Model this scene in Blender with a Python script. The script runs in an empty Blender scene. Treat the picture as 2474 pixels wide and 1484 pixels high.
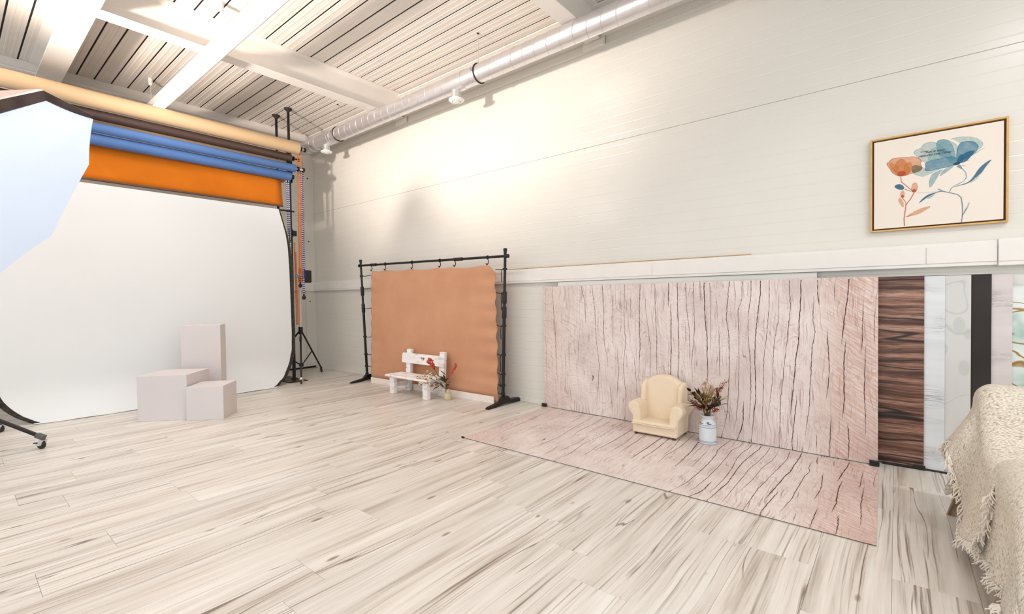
import bpy, math, random
from mathutils import Vector, Matrix
R = math.radians
rnd = random.Random(7)
scene = bpy.context.scene
COL = scene.collection

# ------------------------------------------------------------------ camera
cam_data = bpy.data.cameras.new('camera')
cam_data.sensor_fit = 'HORIZONTAL'
cam_data.sensor_width = 36.0
cam_data.lens = 36.0 * 1131.48 / 2474.0
cam_data.clip_start = 0.05
cam = bpy.data.objects.new('camera', cam_data)
COL.objects.link(cam)
cam.matrix_world = (Matrix.Translation((0, 0, 1.3)) @ Matrix.Rotation(R(39.393), 4, 'Z')
                    @ Matrix.Rotation(R(90 - 1.157), 4, 'X') @ Matrix.Rotation(R(-0.785), 4, 'Z'))
scene.camera = cam

# ------------------------------------------------------------------ world, exposure
world = bpy.data.worlds.new('world')
scene.world = world
world.use_nodes = True
bg = world.node_tree.nodes['Background']
bg.inputs['Color'].default_value = (0.93, 0.97, 1.0, 1)
bg.inputs['Strength'].default_value = 1.05
scene.view_settings.view_transform = 'Standard'
scene.view_settings.look = 'None'
scene.view_settings.gamma = 1.0
scene.view_settings.use_curve_mapping = False
scene.view_settings.exposure = 0.42
LUM_POWER = 26.0      # each ceiling luminaire
BULB_POWER = 820.0    # warm studio lamp with dish reflector behind the octagonal softbox

# ------------------------------------------------------------------ helpers
class G:
    """collects geometry; build() links it as one mesh object"""
    def __init__(s): s.v = []; s.f = []; s.uv = None
    def add(s, vs, fs):
        o = len(s.v); s.v += [tuple(p) for p in vs]; s.f += [tuple(i + o for i in f) for f in fs]; return s
    def box(s, c, d, rot=None, taper=None):
        hx, hy, hz = d[0]/2, d[1]/2, d[2]/2
        P = [Vector((x*hx, y*hy, z*hz)) for z in (-1, 1) for y in (-1, 1) for x in (-1, 1)]
        if rot is not None: P = [rot @ p for p in P]
        c = Vector(c)
        return s.add([p + c for p in P], [(0,2,3,1),(4,5,7,6),(0,1,5,4),(2,6,7,3),(0,4,6,2),(1,3,7,5)])
    def bx(s, x0, x1, y0, y1, z0, z1):
        return s.box(((x0+x1)/2, (y0+y1)/2, (z0+z1)/2), (x1-x0, y1-y0, z1-z0))
    def bar(s, a, b, w, h, up=(0,0,1)):
        a = Vector(a); b = Vector(b); d = (b-a); L = d.length; d.normalize()
        u = Vector(up); x = d.cross(u)
        if x.length < 1e-4: x = d.cross(Vector((1,0,0)))
        x.normalize(); y = x.cross(d)
        rot = Matrix((x, d, y)).transposed()
        return s.box((a+b)/2, (w, L, h), rot)
    def tube(s, pts, r, n=10, cap=True):
        pts = [Vector(p) for p in pts]; N = len(pts)
        rr = r if isinstance(r, (list, tuple)) else [r]*N
        t0 = (pts[1]-pts[0]).normalized()
        u = t0.orthogonal().normalized(); vs = []
        for i in range(N):
            t = (pts[min(i+1, N-1)] - pts[max(i-1, 0)]).normalized()
            u = (u - t*u.dot(t)).normalized(); w = t.cross(u)
            for k in range(n):
                a = 2*math.pi*k/n
                vs.append(pts[i] + (u*math.cos(a) + w*math.sin(a))*rr[i])
        fs = [(i*n+k, i*n+(k+1) % n, (i+1)*n+(k+1) % n, (i+1)*n+k) for i in range(N-1) for k in range(n)]
        if cap: fs += [tuple(range(n-1, -1, -1)), tuple((N-1)*n+k for k in range(n))]
        return s.add(vs, fs)
    def lathe(s, prof, n=24, c=(0,0,0), rot=None):
        vs = []
        for r, z in prof:
            for k in range(n):
                a = 2*math.pi*k/n; p = Vector((r*math.cos(a), r*math.sin(a), z))
                if rot is not None: p = rot @ p
                vs.append(p + Vector(c))
        m = len(prof)
        fs = [(i*n+k, i*n+(k+1) % n, (i+1)*n+(k+1) % n, (i+1)*n+k) for i in range(m-1) for k in range(n)]
        if prof[0][0] > 1e-5: fs.append(tuple(range(n-1, -1, -1)))
        if prof[-1][0] > 1e-5: fs.append(tuple((m-1)*n+k for k in range(n)))
        return s.add(vs, fs)
    def sphere(s, c, r, n=10, m=6, sc=(1,1,1)):
        prof = [(max(1e-6, math.sin(math.pi*i/m)), -math.cos(math.pi*i/m)) for i in range(m+1)]
        vs = []; fs = []
        for q, z in prof:
            for k in range(n):
                a = 2*math.pi*k/n
                vs.append((c[0]+r*sc[0]*q*math.cos(a), c[1]+r*sc[1]*q*math.sin(a), c[2]+r*sc[2]*z))
        fs = [(i*n+k, i*n+(k+1) % n, (i+1)*n+(k+1) % n, (i+1)*n+k) for i in range(m) for k in range(n)]
        return s.add(vs, fs)
    def prism(s, poly, fn, d0, d1):
        """poly of (a,b); fn(a,b,d)->3D"""
        n = len(poly)
        vs = [fn(a, b, d0) for a, b in poly] + [fn(a, b, d1) for a, b in poly]
        fs = [tuple(range(n-1, -1, -1)), tuple(range(n, 2*n))] + [(i, (i+1) % n, n+(i+1) % n, n+i) for i in range(n)]
        return s.add(vs, fs)
    def extrude_x(s, prof, x0, x1, closed=False):
        """prof of (y,z) swept along x"""
        n = len(prof)
        vs = [(x0, y, z) for y, z in prof] + [(x1, y, z) for y, z in prof]
        fs = [(i, i+1, n+i+1, n+i) for i in range(n-1)]
        if closed: fs += [(n-1, 0, n, 2*n-1), tuple(range(n-1, -1, -1)), tuple(range(n, 2*n))]
        return s.add(vs, fs)
    def extrude_y(s, prof, y0, y1, closed=False):
        n = len(prof)
        vs = [(x, y0, z) for x, z in prof] + [(x, y1, z) for x, z in prof]
        fs = [(i, i+1, n+i+1, n+i) for i in range(n-1)]
        if closed: fs += [(n-1, 0, n, 2*n-1), tuple(range(n-1, -1, -1)), tuple(range(n, 2*n))]
        return s.add(vs, fs)
    def grid(s, nu, nv, fn, uvfn=None):
        o = len(s.v)
        vs = [fn(i/nu, j/nv) for j in range(nv+1) for i in range(nu+1)]
        fs = [(j*(nu+1)+i, j*(nu+1)+i+1, (j+1)*(nu+1)+i+1, (j+1)*(nu+1)+i) for j in range(nv) for i in range(nu)]
        s.add(vs, fs)
        if uvfn: s.uv = [uvfn(i/nu, j/nv) for j in range(nv+1) for i in range(nu+1)]
        return s
    def mesh(s, name, mat, smooth=False, off=(0,0,0)):
        me = bpy.data.meshes.new(name)
        ox, oy, oz = off
        me.from_pydata([(x-ox, y-oy, z-oz) for x, y, z in s.v], [], s.f)
        if mat: me.materials.append(mat)
        if smooth:
            me.polygons.foreach_set('use_smooth', [True]*len(me.polygons))
        if s.uv:
            L = me.uv_layers.new(name='UVMap')
            for lp in me.loops: L.data[lp.index].uv = s.uv[lp.vertex_index]
        me.update()
        return me
    def build(s, name, mat, parent=None, smooth=False, off=None, bevel=0, seg=2, solid=0, angle=40, subsurf=0):
        if off is None:
            off = (0,0,0)
            p = parent
            while p is not None:
                off = tuple(a+b for a, b in zip(off, p.location)); p = p.parent
        me = s.mesh(name, mat, smooth, off)
        o = bpy.data.objects.new(name, me); COL.objects.link(o)
        if parent is not None: o.parent = parent
        if solid:
            m = o.modifiers.new('Solidify', 'SOLIDIFY'); m.thickness = solid; m.offset = 0
        if subsurf:
            m = o.modifiers.new('Subdivision', 'SUBSURF'); m.levels = subsurf; m.render_levels = subsurf
        if bevel:
            m = o.modifiers.new('Bevel', 'BEVEL'); m.width = bevel; m.segments = seg
            m.limit_method = 'ANGLE'; m.angle_limit = R(35)
            if not smooth: me.polygons.foreach_set('use_smooth', [True]*len(me.polygons)); smooth = True
            o.modifiers.new('Normals', 'WEIGHTED_NORMAL').keep_sharp = True
        if smooth and not subsurf:
            try: me.set_sharp_from_angle(angle=R(angle))
            except Exception: pass
        return o

def empty(name, loc, rz=0):
    o = bpy.data.objects.new(name, None); COL.objects.link(o)
    o.location = loc; o.rotation_euler = (0, 0, rz); o.empty_display_size = 0.1
    return o
def tag(o, label, cat, group=None):
    o['label'] = label; o['category'] = cat
    if group: o['group'] = group
    return o
def thing(name, loc, label, cat, group=None, rz=0):
    return tag(empty(name, loc, rz), label, cat, group)
def struct(o): o['kind'] = 'structure'; return o
def single(g, name, mat, base, label, cat, group=None, **kw):
    o = g.build(name, mat, None, off=base, **kw); o.location = base
    return tag(o, label, cat, group)
def part_label(o, t): o['label'] = t; return o

# ------------------------------------------------------------------ material helpers
def srgb(c):
    return tuple(((x/255)/12.92 if x/255 <= 0.04045 else ((x/255+0.055)/1.055)**2.4) for x in c)
class NT:
    def __init__(s, name):
        s.m = bpy.data.materials.new(name); s.m.use_nodes = True
        s.t = s.m.node_tree; s.b = s.t.nodes['Principled BSDF']; s.out = s.t.nodes['Material Output']
    def n(s, typ, **kw):
        nd = s.t.nodes.new(typ)
        for k, v in kw.items(): setattr(nd, k, v)
        return nd
    def l(s, a, b): s.t.links.new(a, b)
    def val(s, sock, x):
        if hasattr(x, 'links'): s.l(x, sock)
        elif isinstance(x, (tuple, list)) and len(x) == 3 and sock.type == 'RGBA': sock.default_value = (*x, 1)
        else: sock.default_value = x
    def math(s, op, a, b=None, c=None, clamp=False):
        nd = s.n('ShaderNodeMath', operation=op, use_clamp=clamp)
        for i, x in enumerate((a, b, c)):
            if x is not None: s.val(nd.inputs[i], x)
        return nd.outputs[0]
    def vmath(s, op, a, b=None, scale=None):
        nd = s.n('ShaderNodeVectorMath', operation=op)
        s.val(nd.inputs[0], a)
        if b is not None: s.val(nd.inputs[1], b)
        if scale is not None: s.val(nd.inputs['Scale'], scale)
        return nd.outputs[0]
    def coord(s, kind='Object'): return s.n('ShaderNodeTexCoord').outputs[kind]
    def mapping(s, vec, scale=(1,1,1), rot=(0,0,0), loc=(0,0,0)):
        nd = s.n('ShaderNodeMapping'); s.l(vec, nd.inputs[0])
        nd.inputs['Scale'].default_value = scale; nd.inputs['Rotation'].default_value = rot; nd.inputs['Location'].default_value = loc
        return nd.outputs[0]
    def noise(s, vec, scale=1, detail=4, rough=.55, dist=0):
        nd = s.n('ShaderNodeTexNoise'); s.l(vec, nd.inputs['Vector'])
        nd.inputs['Scale'].default_value = scale; nd.inputs['Detail'].default_value = detail
        nd.inputs['Roughness'].default_value = rough; nd.inputs['Distortion'].default_value = dist
        return nd.outputs['Fac']
    def voronoi(s, vec, scale=1, feature='F1', out='Distance'):
        nd = s.n('ShaderNodeTexVoronoi', feature=feature); s.l(vec, nd.inputs['Vector']); nd.inputs['Scale'].default_value = scale
        return nd.outputs[out]
    def ramp(s, fac, stops):
        nd = s.n('ShaderNodeValToRGB'); s.l(fac, nd.inputs[0]); e = nd.color_ramp.elements
        while len(e) < len(stops): e.new(0.5)
        for i, (p, c) in enumerate(stops):
            e[i].position = p
            e[i].color = (*c, 1) if isinstance(c, (tuple, list)) else (c, c, c, 1)
        return nd.outputs[0]
    def mix(s, fac, a, b, blend='MIX'):
        nd = s.n('ShaderNodeMix', data_type='RGBA', blend_type=blend)
        s.val(nd.inputs['Factor'], fac); s.val(nd.inputs['A'], a) if False else s.val(nd.inputs[6], a); s.val(nd.inputs[7], b)
        return nd.outputs[2]
    def bump(s, h, strength=.2, dist=.01):
        nd = s.n('ShaderNodeBump'); s.l(h, nd.inputs['Height'])
        nd.inputs['Strength'].default_value = strength; nd.inputs['Distance'].default_value = dist
        s.l(nd.outputs[0], s.b.inputs['Normal'])
    def fin(s, color=None, rough=.5, metal=0, spec=None):
        if color is not None: s.val(s.b.inputs['Base Color'], color)
        s.val(s.b.inputs['Roughness'], rough); s.b.inputs['Metallic'].default_value = metal
        if spec is not None: s.b.inputs['Specular IOR Level'].default_value = spec
        return s.m
def plain(name, c, rough=.5, metal=0, var=.06, scale=6, bump=0, bscale=200, spec=None, sheen=0):
    """a plain colour with slight procedural unevenness"""
    t = NT(name); v = t.coord()
    f = t.noise(v, scale, 3)
    c2 = tuple(max(0, x*(1-var)) for x in c); c3 = tuple(min(1, x*(1+var)) for x in c)
    col = t.ramp(f, [(.3, c2), (.7, c3)])
    if bump: t.bump(t.noise(v, bscale, 2), bump, .002)
    if sheen: t.b.inputs['Sheen Weight'].default_value = sheen
    return t.fin(col, rough, metal, spec)
def smoothnoise(x, seed=0):
    i = math.floor(x); f = x-i
    def h(k): return (math.sin((k+seed*17.13)*127.1)*43758.5453) % 1.0
    f = f*f*(3-2*f)
    return h(i)*(1-f)+h(i+1)*f

# ------------------------------------------------------------------ materials
def mat_floor():
    t = NT('whitewashed_plank')
    info = t.n('ShaderNodeObjectInfo')
    v = t.coord(); rv = t.vmath('SCALE', (37.0, 91.0, 53.0), scale=info.outputs['Random'])
    v = t.vmath('ADD', v, rv)
    warp = t.noise(t.mapping(v, (2.2, .9, 1)), 1, 2)
    v2 = t.vmath('ADD', v, t.vmath('SCALE', (.06, 0, 0), scale=t.math('SUBTRACT', warp, .5)))
    broad = t.noise(t.mapping(v2, (13, .8, 1)), 1, 4, .6)
    fine = t.noise(t.mapping(v2, (85, .9, 1)), 1, 4, .6)
    col = t.ramp(broad, [(.25, srgb((176, 163, 148))), (.43, srgb((215, 207, 197))), (.66, srgb((232, 228, 221)))])
    fcol = t.ramp(fine, [(.30, srgb((128, 104, 84))), (.47, (1, 1, 1))])
    col = t.mix(t.ramp(t.noise(t.mapping(v2, (7, .7, 3)), 1, 2), [(.36, .12), (.62, 1.0)]), col, fcol, 'MULTIPLY')
    # dark cracks along the grain
    rg = t.math('ABSOLUTE', t.math('SUBTRACT', t.noise(t.mapping(v2, (6.5, .42, 7)), 1, 2, .5), .5))
    msk = t.ramp(t.noise(t.mapping(v, (3.1, 1.3, 5)), 1, 2), [(.47, 0.0), (.56, 1.0)])
    crack = t.math('MULTIPLY', t.ramp(rg, [(.002, 1.0), (.007, 0.0)]), msk)
    col = t.mix(t.math('MULTIPLY', crack, .85), col, srgb((98, 76, 56)))
    # knots
    kd = t.voronoi(t.mapping(v, (5.2, 1.9, 1)), 1)
    kn = t.ramp(t.math('ADD', kd, t.math('MULTIPLY', fine, .06)), [(.075, .75), (.115, 0.0)])
    col = t.mix(kn, col, srgb((128, 100, 76)))
    tint = t.math('ADD', .94, t.math('MULTIPLY', info.outputs['Random'], .09))
    col = t.mix(1.0, col, t.n('ShaderNodeCombineColor').outputs[0], 'MULTIPLY') if False else col
    hsv = t.n('ShaderNodeHueSaturation'); t.l(col, hsv.inputs['Color']); t.l(tint, hsv.inputs['Value'])
    t.bump(fine, .12, .002)
    return t.fin(hsv.outputs[0], .36, 0, .45)

def mat_pinkwood():
    t = NT('printed_pink_wood')
    v = t.coord('UV')
    warp = t.noise(v, 1.4, 3)
    v2 = t.vmath('ADD', v, t.vmath('SCALE', (.14, .05, 0), scale=t.math('SUBTRACT', warp, .5)))
    blot = t.noise(v2, 2.1, 4, .6)
    col = t.ramp(blot, [(.28, srgb((212, 197, 193))), (.5, srgb((233, 222, 218))), (.72, srgb((243, 236, 232)))])
    # short diagonal scratches, direction wandering over the print
    ang = t.math('MULTIPLY', t.math('SUBTRACT', t.noise(v, 1.1, 1), .5), 3.2)
    vr = t.n('ShaderNodeVectorRotate', rotation_type='Z_AXIS'); t.l(v, vr.inputs['Vector']); t.l(t.math('ADD', ang, .55), vr.inputs['Angle'])
    scr = t.noise(t.mapping(vr.outputs[0], (11, 85, 1)), 1, 3, .7)
    col = t.mix(.75, col, t.ramp(scr, [(.28, srgb((198, 168, 160))), (.46, srgb((246, 241, 238))), (.70, (1, 1, 1))]), 'MULTIPLY')
    # fine vertical grain
    gr = t.noise(t.mapping(v2, (60, 2.6, 1)), 1, 4, .65)
    col = t.mix(.6, col, t.ramp(gr, [(.30, srgb((186, 150, 142))), (.45, (1, 1, 1))]), 'MULTIPLY')
    rg = t.math('ABSOLUTE', t.math('SUBTRACT', t.noise(t.mapping(v2, (17, .75, 3)), 1, 2), .5))
    col = t.mix(t.math('MULTIPLY', t.ramp(rg, [(.004, .55), (.013, 0.0)]), t.ramp(t.noise(v, 3.3, 2), [(.45, 0.0), (.6, 1.0)])), col, srgb((132, 92, 82)))
    # rusty band at both ends of the print
    sx = t.n('ShaderNodeSeparateXYZ'); t.l(v2, sx.inputs[0]); u = sx.outputs[0]
    end = t.math('MAXIMUM', t.ramp(t.math('DIVIDE', u, 3.13), [(.86, 0.0), (.93, .75)]), t.ramp(t.math('DIVIDE', u, 3.13), [(.015, .42), (.12, 0.0)]))
    vr3 = t.n('ShaderNodeVectorRotate', rotation_type='Z_AXIS'); t.l(v2, vr3.inputs['Vector']); vr3.inputs['Angle'].default_value = .62
    dg = t.noise(t.mapping(vr3.outputs[0], (7, 70, 1)), 1, 3, .7)
    col = t.mix(t.math('MULTIPLY', end, t.ramp(dg, [(.35, 1.0), (.6, .1)])), col, srgb((196, 144, 120)))
    return t.fin(col, .42, 0, .4)

def mat_darkwood():
    t = NT('printed_dark_wood'); v = t.coord('UV')
    w = t.noise(v, 2.5, 2)
    v2 = t.vmath('ADD', v, t.vmath('SCALE', (0, .05, 0), scale=t.math('SUBTRACT', w, .5)))
    a = t.noise(t.mapping(v2, (.8, 24, 1)), 1, 5, .65)
    col = t.ramp(a, [(.30, srgb((44, 24, 18))), (.44, srgb((100, 64, 50))), (.56, srgb((160, 118, 98))), (.70, srgb((196, 158, 138)))])
    fine = t.noise(t.mapping(v2, (9, 150, 1)), 1, 3, .7)
    col = t.mix(.7, col, t.ramp(fine, [(.35, srgb((110, 80, 66))), (.55, (1, 1, 1))]), 'MULTIPLY')
    rg = t.math('ABSOLUTE', t.math('SUBTRACT', t.noise(t.mapping(v2, (.5, 5.5, 2)), 1, 2), .5))
    col = t.mix(t.ramp(rg, [(.006, .95), (.022, 0.0)]), col, srgb((24, 12, 9)))
    return t.fin(col, .4)

def mat_palewood(name, base, dark, stren=1.0, scale=1.0):
    t = NT(name); v = t.coord('UV')
    base_n = t.noise(t.mapping(v, (1.5, 9, 1)), 1, 4)
    col = t.ramp(base_n, [(.3, tuple(x*.88 for x in base)), (.65, base)])
    rg = t.math('ABSOLUTE', t.math('SUBTRACT', t.noise(t.mapping(v, (3*scale, 38*scale, 1)), 1, 5, .7), .5))
    msk = t.ramp(t.noise(t.mapping(v, (1.2, 3.2, 4)), 1, 2), [(.52, 0.0), (.68, stren)])
    col = t.mix(t.math('MULTIPLY', t.ramp(rg, [(.012, 1.0), (.045, 0.0)]), msk), col, dark)
    return t.fin(col, .4)

def mat_leafpaper():
    t = NT('printed_faint_leaf'); v = t.coord('UV')
    col = t.ramp(t.noise(v, 3, 2), [(.3, srgb((208, 208, 204))), (.7, srgb((218, 217, 212)))])
    d = t.voronoi(t.mapping(v, (8, 4.5, 1), (0, 0, .5)), 1)
    leaf = t.ramp(t.math('ADD', d, t.math('MULTIPLY', t.noise(v, 5, 1), .12)), [(.30, .45), (.36, 0.0)])
    col = t.mix(leaf, col, srgb((184, 186, 184)))
    rg = t.math('ABSOLUTE', t.math('SUBTRACT', t.noise(v, 2.4, 1), .5))
    col = t.mix(t.ramp(rg, [(.003, .5), (.008, 0.0)]), col, srgb((178, 180, 178)))
    return t.fin(col, .45)

def mat_marble():
    t = NT('printed_marble'); v = t.coord('UV')
    w = t.noise(v, 3.2, 3)
    col = t.ramp(w, [(.35, srgb((150, 182, 168))), (.47, srgb((214, 226, 220))), (.6, srgb((234, 236, 232)))])
    rg = t.math('ABSOLUTE', t.math('SUBTRACT', t.noise(t.mapping(v, (1, 2.4, 1)), 2.2, 2), .5))
    col = t.mix(t.ramp(rg, [(.006, 1.0), (.014, 0.0)]), col, srgb((158, 126, 62)))
    return t.fin(col, .3)

def mat_fabric(name, c, c2, scale=420, bump=.25, rough=.9, macro=3):
    t = NT(name); v = t.coord()
    f = t.noise(v, macro, 3); col = t.ramp(f, [(.3, c2), (.7, c)])
    wv = t.noise(v, scale, 2)
    col = t.mix(.5, col, t.ramp(wv, [(.3, .72), (.65, 1.0)]), 'MULTIPLY')
    t.bump(wv, bump, .003)
    t.b.inputs['Sheen Weight'].default_value = .15
    return t.fin(col, rough, 0, .2)

def mat_knit():
    t = NT('cream_knit'); v = t.coord('UV')
    warp = t.noise(v, 6, 2)
    v2 = t.vmath('ADD', v, t.vmath('SCALE', (.02, .02, 0), scale=warp))
    n1 = t.voronoi(t.mapping(v2, (95, 190, 1), (0, 0, .25)), 1)
    n2 = t.noise(t.mapping(v2, (60, 60, 1)), 4, 3)
    h = t.math('ADD', t.math('MULTIPLY', n1, -1.0), t.math('MULTIPLY', n2, .35))
    col = t.ramp(n1, [(.2, srgb((238, 231, 219))), (.6, srgb((220, 208, 190))), (.95, srgb((172, 152, 128)))])
    t.bump(h, .7, .007)
    t.b.inputs['Sheen Weight'].default_value = .2
    return t.fin(col, .95, 0, .1)

def mat_shabby():
    t = NT('shabby_white_paint'); v = t.coord()
    n = t.noise(t.mapping(v, (7, 26, 26)), 1, 5, .7)
    col = t.ramp(n, [(.30, srgb((140, 100, 82))), (.38, srgb((226, 214, 209))), (.50, srgb((243, 240, 238)))])
    t.bump(n, .25, .004)
    return t.fin(col, .6)

def mat_emit(name, c, s):
    t = NT(name)
    t.b.inputs['Emission Color'].default_value = (*c, 1); t.b.inputs['Emission Strength'].default_value = s
    return t.fin(c, .5)

def mat_alpha(name, c, a):
    """translucent watercolour wash on the print"""
    t = NT(name); v = t.coord()
    n = t.noise(v, 40, 3)
    t.l(t.math('MULTIPLY', t.ramp(n, [(.3, .75), (.7, 1.0)]), a), t.b.inputs['Alpha'])
    return t.fin(c, .6)

M = {}
M['floor'] = mat_floor()
M['subfloor'] = plain('floor_underlay', srgb((70, 60, 50)), .8)
M['wall'] = plain('wall_panel_coat', srgb((227, 223, 214)), .24, 0, .02, 1.2, .03, 500, .5)
M['trunk'] = plain('trunking_plastic', srgb((236, 232, 226)), .35, 0, .02)
M['whitesteel'] = plain('beam_paint', srgb((234, 229, 223)), .45, 0, .03, 2)
M['deck'] = plain('ceiling_deck_coat', srgb((232, 224, 216)), .33, 0, .05, 1.5)
M['dark'] = plain('dark_gap', srgb((20, 14, 11)), .8)
M['zinc'] = plain('galvanised_steel', srgb((222, 220, 222)), .32, .75, .05, 5)
M['black'] = plain('black_metal', srgb((22, 20, 20)), .35, .2, .15)
M['blackplastic'] = plain('black_plastic', srgb((26, 25, 26)), .5, 0, .1)
M['rubber'] = plain('rubber', srgb((40, 38, 38)), .7)
M['chrome'] = plain('chrome', srgb((215, 215, 218)), .18, 1, .04)
M['lamp'] = plain('luminaire_housing', srgb((240, 236, 230)), .4, 0, .02)
M['whitepaint'] = plain('white_cube_paint', srgb((214, 208, 208)), .55, 0, .015, 1.5)
M['white'] = plain('white_plastic', srgb((240, 240, 238)), .4, 0, .02)
M['beige'] = plain('beige_paper', srgb((232, 200, 158)), .6, 0, .02, 3)
M['brownpaper'] = plain('brown_paper', srgb((92, 72, 66)), .55, 0, .04, 3)
M['bluepaper'] = plain('blue_paper', srgb((88, 128, 190)), .6, 0, .04, 4, .1, 300)
M['orangepaper'] = mat_fabric('orange_felt', srgb((238, 134, 30)), srgb((226, 122, 20)), 260, .1, .85, 2)
M['screen'] = plain('white_screen_cloth', srgb((230, 234, 236)), .75, 0, .012, 1)
M['band'] = mat_fabric('screen_edge_band', srgb((74, 68, 60)), srgb((40, 36, 32)), 120, .3, .9, 30)
M['tan'] = mat_fabric('tan_linen', srgb((214, 160, 126)), srgb((205, 149, 114)), 330, .3, .92, 2.2)
M['pink'] = mat_pinkwood()
M['crack'] = plain('printed_crack', srgb((76, 40, 31)), .5, 0, .3, 9)
M['darkwood'] = mat_darkwood()
M['palewood'] = mat_palewood('printed_white_boards', srgb((226, 229, 231)), srgb((128, 126, 134)), .75)
M['greywood'] = mat_palewood('printed_rosy_white_boards', srgb((222, 212, 210)), srgb((128, 104, 100)), .9, 1.2)
M['leaf'] = mat_leafpaper()
M['charcoal'] = mat_fabric('charcoal_print', srgb((64, 58, 56)), srgb((52, 48, 46)), 300, .1, .8, 2)
M['marble'] = mat_marble()
M['shabby'] = mat_shabby()
M['vase'] = plain('sand_ceramic', srgb((206, 192, 160)), .45, 0, .08, 20)
M['leafgreen'] = plain('dark_green_leaf', srgb((66, 62, 40)), .6, 0, .3, 30)
M['stem'] = plain('dry_stem', srgb((112, 84, 54)), .7, 0, .2, 30)
M['redflower'] = plain('rust_red_petals', srgb((188, 74, 52)), .6, 0, .2, 40)
M['creamflower'] = plain('cream_petals', srgb((240, 226, 204)), .6, 0, .08, 40)
M['budcentre'] = plain('flower_heart', srgb((74, 46, 30)), .7)
M['plum'] = plain('plum_leaf', srgb((82, 38, 34)), .6, 0, .3, 30)
M['straw'] = plain('straw_grass', srgb((190, 154, 96)), .7, 0, .2, 30)
M['olive'] = plain('olive_leaf', srgb((126, 108, 56)), .6, 0, .25, 30)
M['rust'] = plain('rust_dried_flower', srgb((168, 82, 50)), .7, 0, .25, 40)
M['pod'] = plain('dried_seed_pod', srgb((196, 172, 140)), .6, 0, .15, 30)
M['cream'] = mat_fabric('cream_upholstery', srgb((244, 226, 200)), srgb((238, 217, 188)), 300, .12, .85, 2)
M['enamel'] = plain('white_enamel', srgb((214, 220, 224)), .35, 0, .06, 12)
M['enamelblue'] = plain('grey_blue_line', srgb((98, 110, 124)), .4)
M['lath'] = plain('pine_lath', srgb((188, 146, 92)), .6, 0, .2, 14)
M['oak'] = plain('oak_frame', srgb((214, 172, 108)), .45, 0, .1, 14)
M['shadowgap'] = plain('brown_rebate', srgb((92, 58, 22)), .6)
M['canvas'] = plain('canvas_print', srgb((238, 227, 214)), .7, 0, .015, 2)
M['ink'] = plain('black_ink', srgb((24, 26, 30)), .6)
M['knit'] = mat_knit()
M['seatcloth'] = mat_fabric('armchair_cover', srgb((186, 162, 140)), srgb((172, 146, 124)), 160, .2, .9, 3)
M['legwood'] = plain('dark_chair_leg', srgb((70, 48, 34)), .5)
M['orangechain'] = plain('orange_chain_plastic', srgb((236, 138, 56)), .45)
M['bluechain'] = plain('blue_chain_plastic', srgb((48, 50, 140)), .45)
M['whitechain'] = plain('pale_chain_plastic', srgb((226, 222, 226)), .45)
M['diffuser'] = mat_emit('lit_diffuser_cloth', srgb((200, 214, 234)), .24)
M['lip'] = mat_fabric('softbox_lip', srgb((92, 78, 74)), srgb((70, 58, 56)), 200, .2, .85, 8)
M['shell'] = plain('softbox_shell', srgb((212, 186, 180)), .45, 0, .08, 9)
M['luminous'] = mat_emit('luminaire_diffuser', (1.0, .97, .93), .75)
M['bulb'] = mat_emit('bulb_glass', (1.0, .86, .72), 12.0)
# ------------------------------------------------------------------ room shell
X0, X1, Y0, Y1, ZC = -8.72, 3.6, -2.6, 4.6, 4.43

# floor: slab plus single planks
floor = struct(G().bx(X0-.1, X1, Y0, Y1+.1, -.08, -.012).build('floor', M['subfloor']))
PW, PL = .2905, 1.35
ENDS = {0: 2.71, -1: 3.56, -2: 2.61, -4: 1.82, -5: 2.02, -6: 2.23, -7: .905, -8: 2.45, -11: .254, -12: .564, -13: 1.034, -16: .285, -17: .603, -18: 1.04, -19: 1.35}
plank_meshes = {}
def plank(x, y0, y1):
    key = round(y1-y0, 3)
    if key not in plank_meshes:
        h = (y1-y0)/2 - .0005; w = PW/2 - .0005; c = .0008
        g = G()
        g.add([(-w, -h, -.012), (w, -h, -.012), (w, h, -.012), (-w, h, -.012), (-w, -h, -c), (w, -h, -c), (w, h, -c), (-w, h, -c),
               (-w+c, -h+c, 0), (w-c, -h+c, 0), (w-c, h-c, 0), (-w+c, h-c, 0)],
              [(3,2,1,0), (0,1,5,4), (1,2,6,5), (2,3,7,6), (3,0,4,7), (4,5,9,8), (5,6,10,9), (6,7,11,10), (7,4,8,11), (8,9,10,11)])
        plank_meshes[key] = g.mesh('plank', M['floor'])
    o = bpy.data.objects.new('plank', plank_meshes[key]); COL.objects.link(o)
    o.parent = floor; o.location = (x, (y0+y1)/2, 0)
row = -30
while True:
    xa = -.013 + row*PW
    if xa > 2.0: break
    if xa + PW > X0 + .06:
        e = ENDS.get(row, rnd.uniform(.2, 1.5)); e -= math.ceil((e-(-1.6))/PL)*PL
        ys = [-1.6]
        k = e
        while k < Y1:
            if k > -1.5: ys.append(round(k, 3))
            k += PL
        if Y1 - ys[-1] < .06: ys.pop()
        ys.append(Y1)
        for a, b in zip(ys, ys[1:]): plank(xa + PW/2, a, b)
    row += 1

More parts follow.
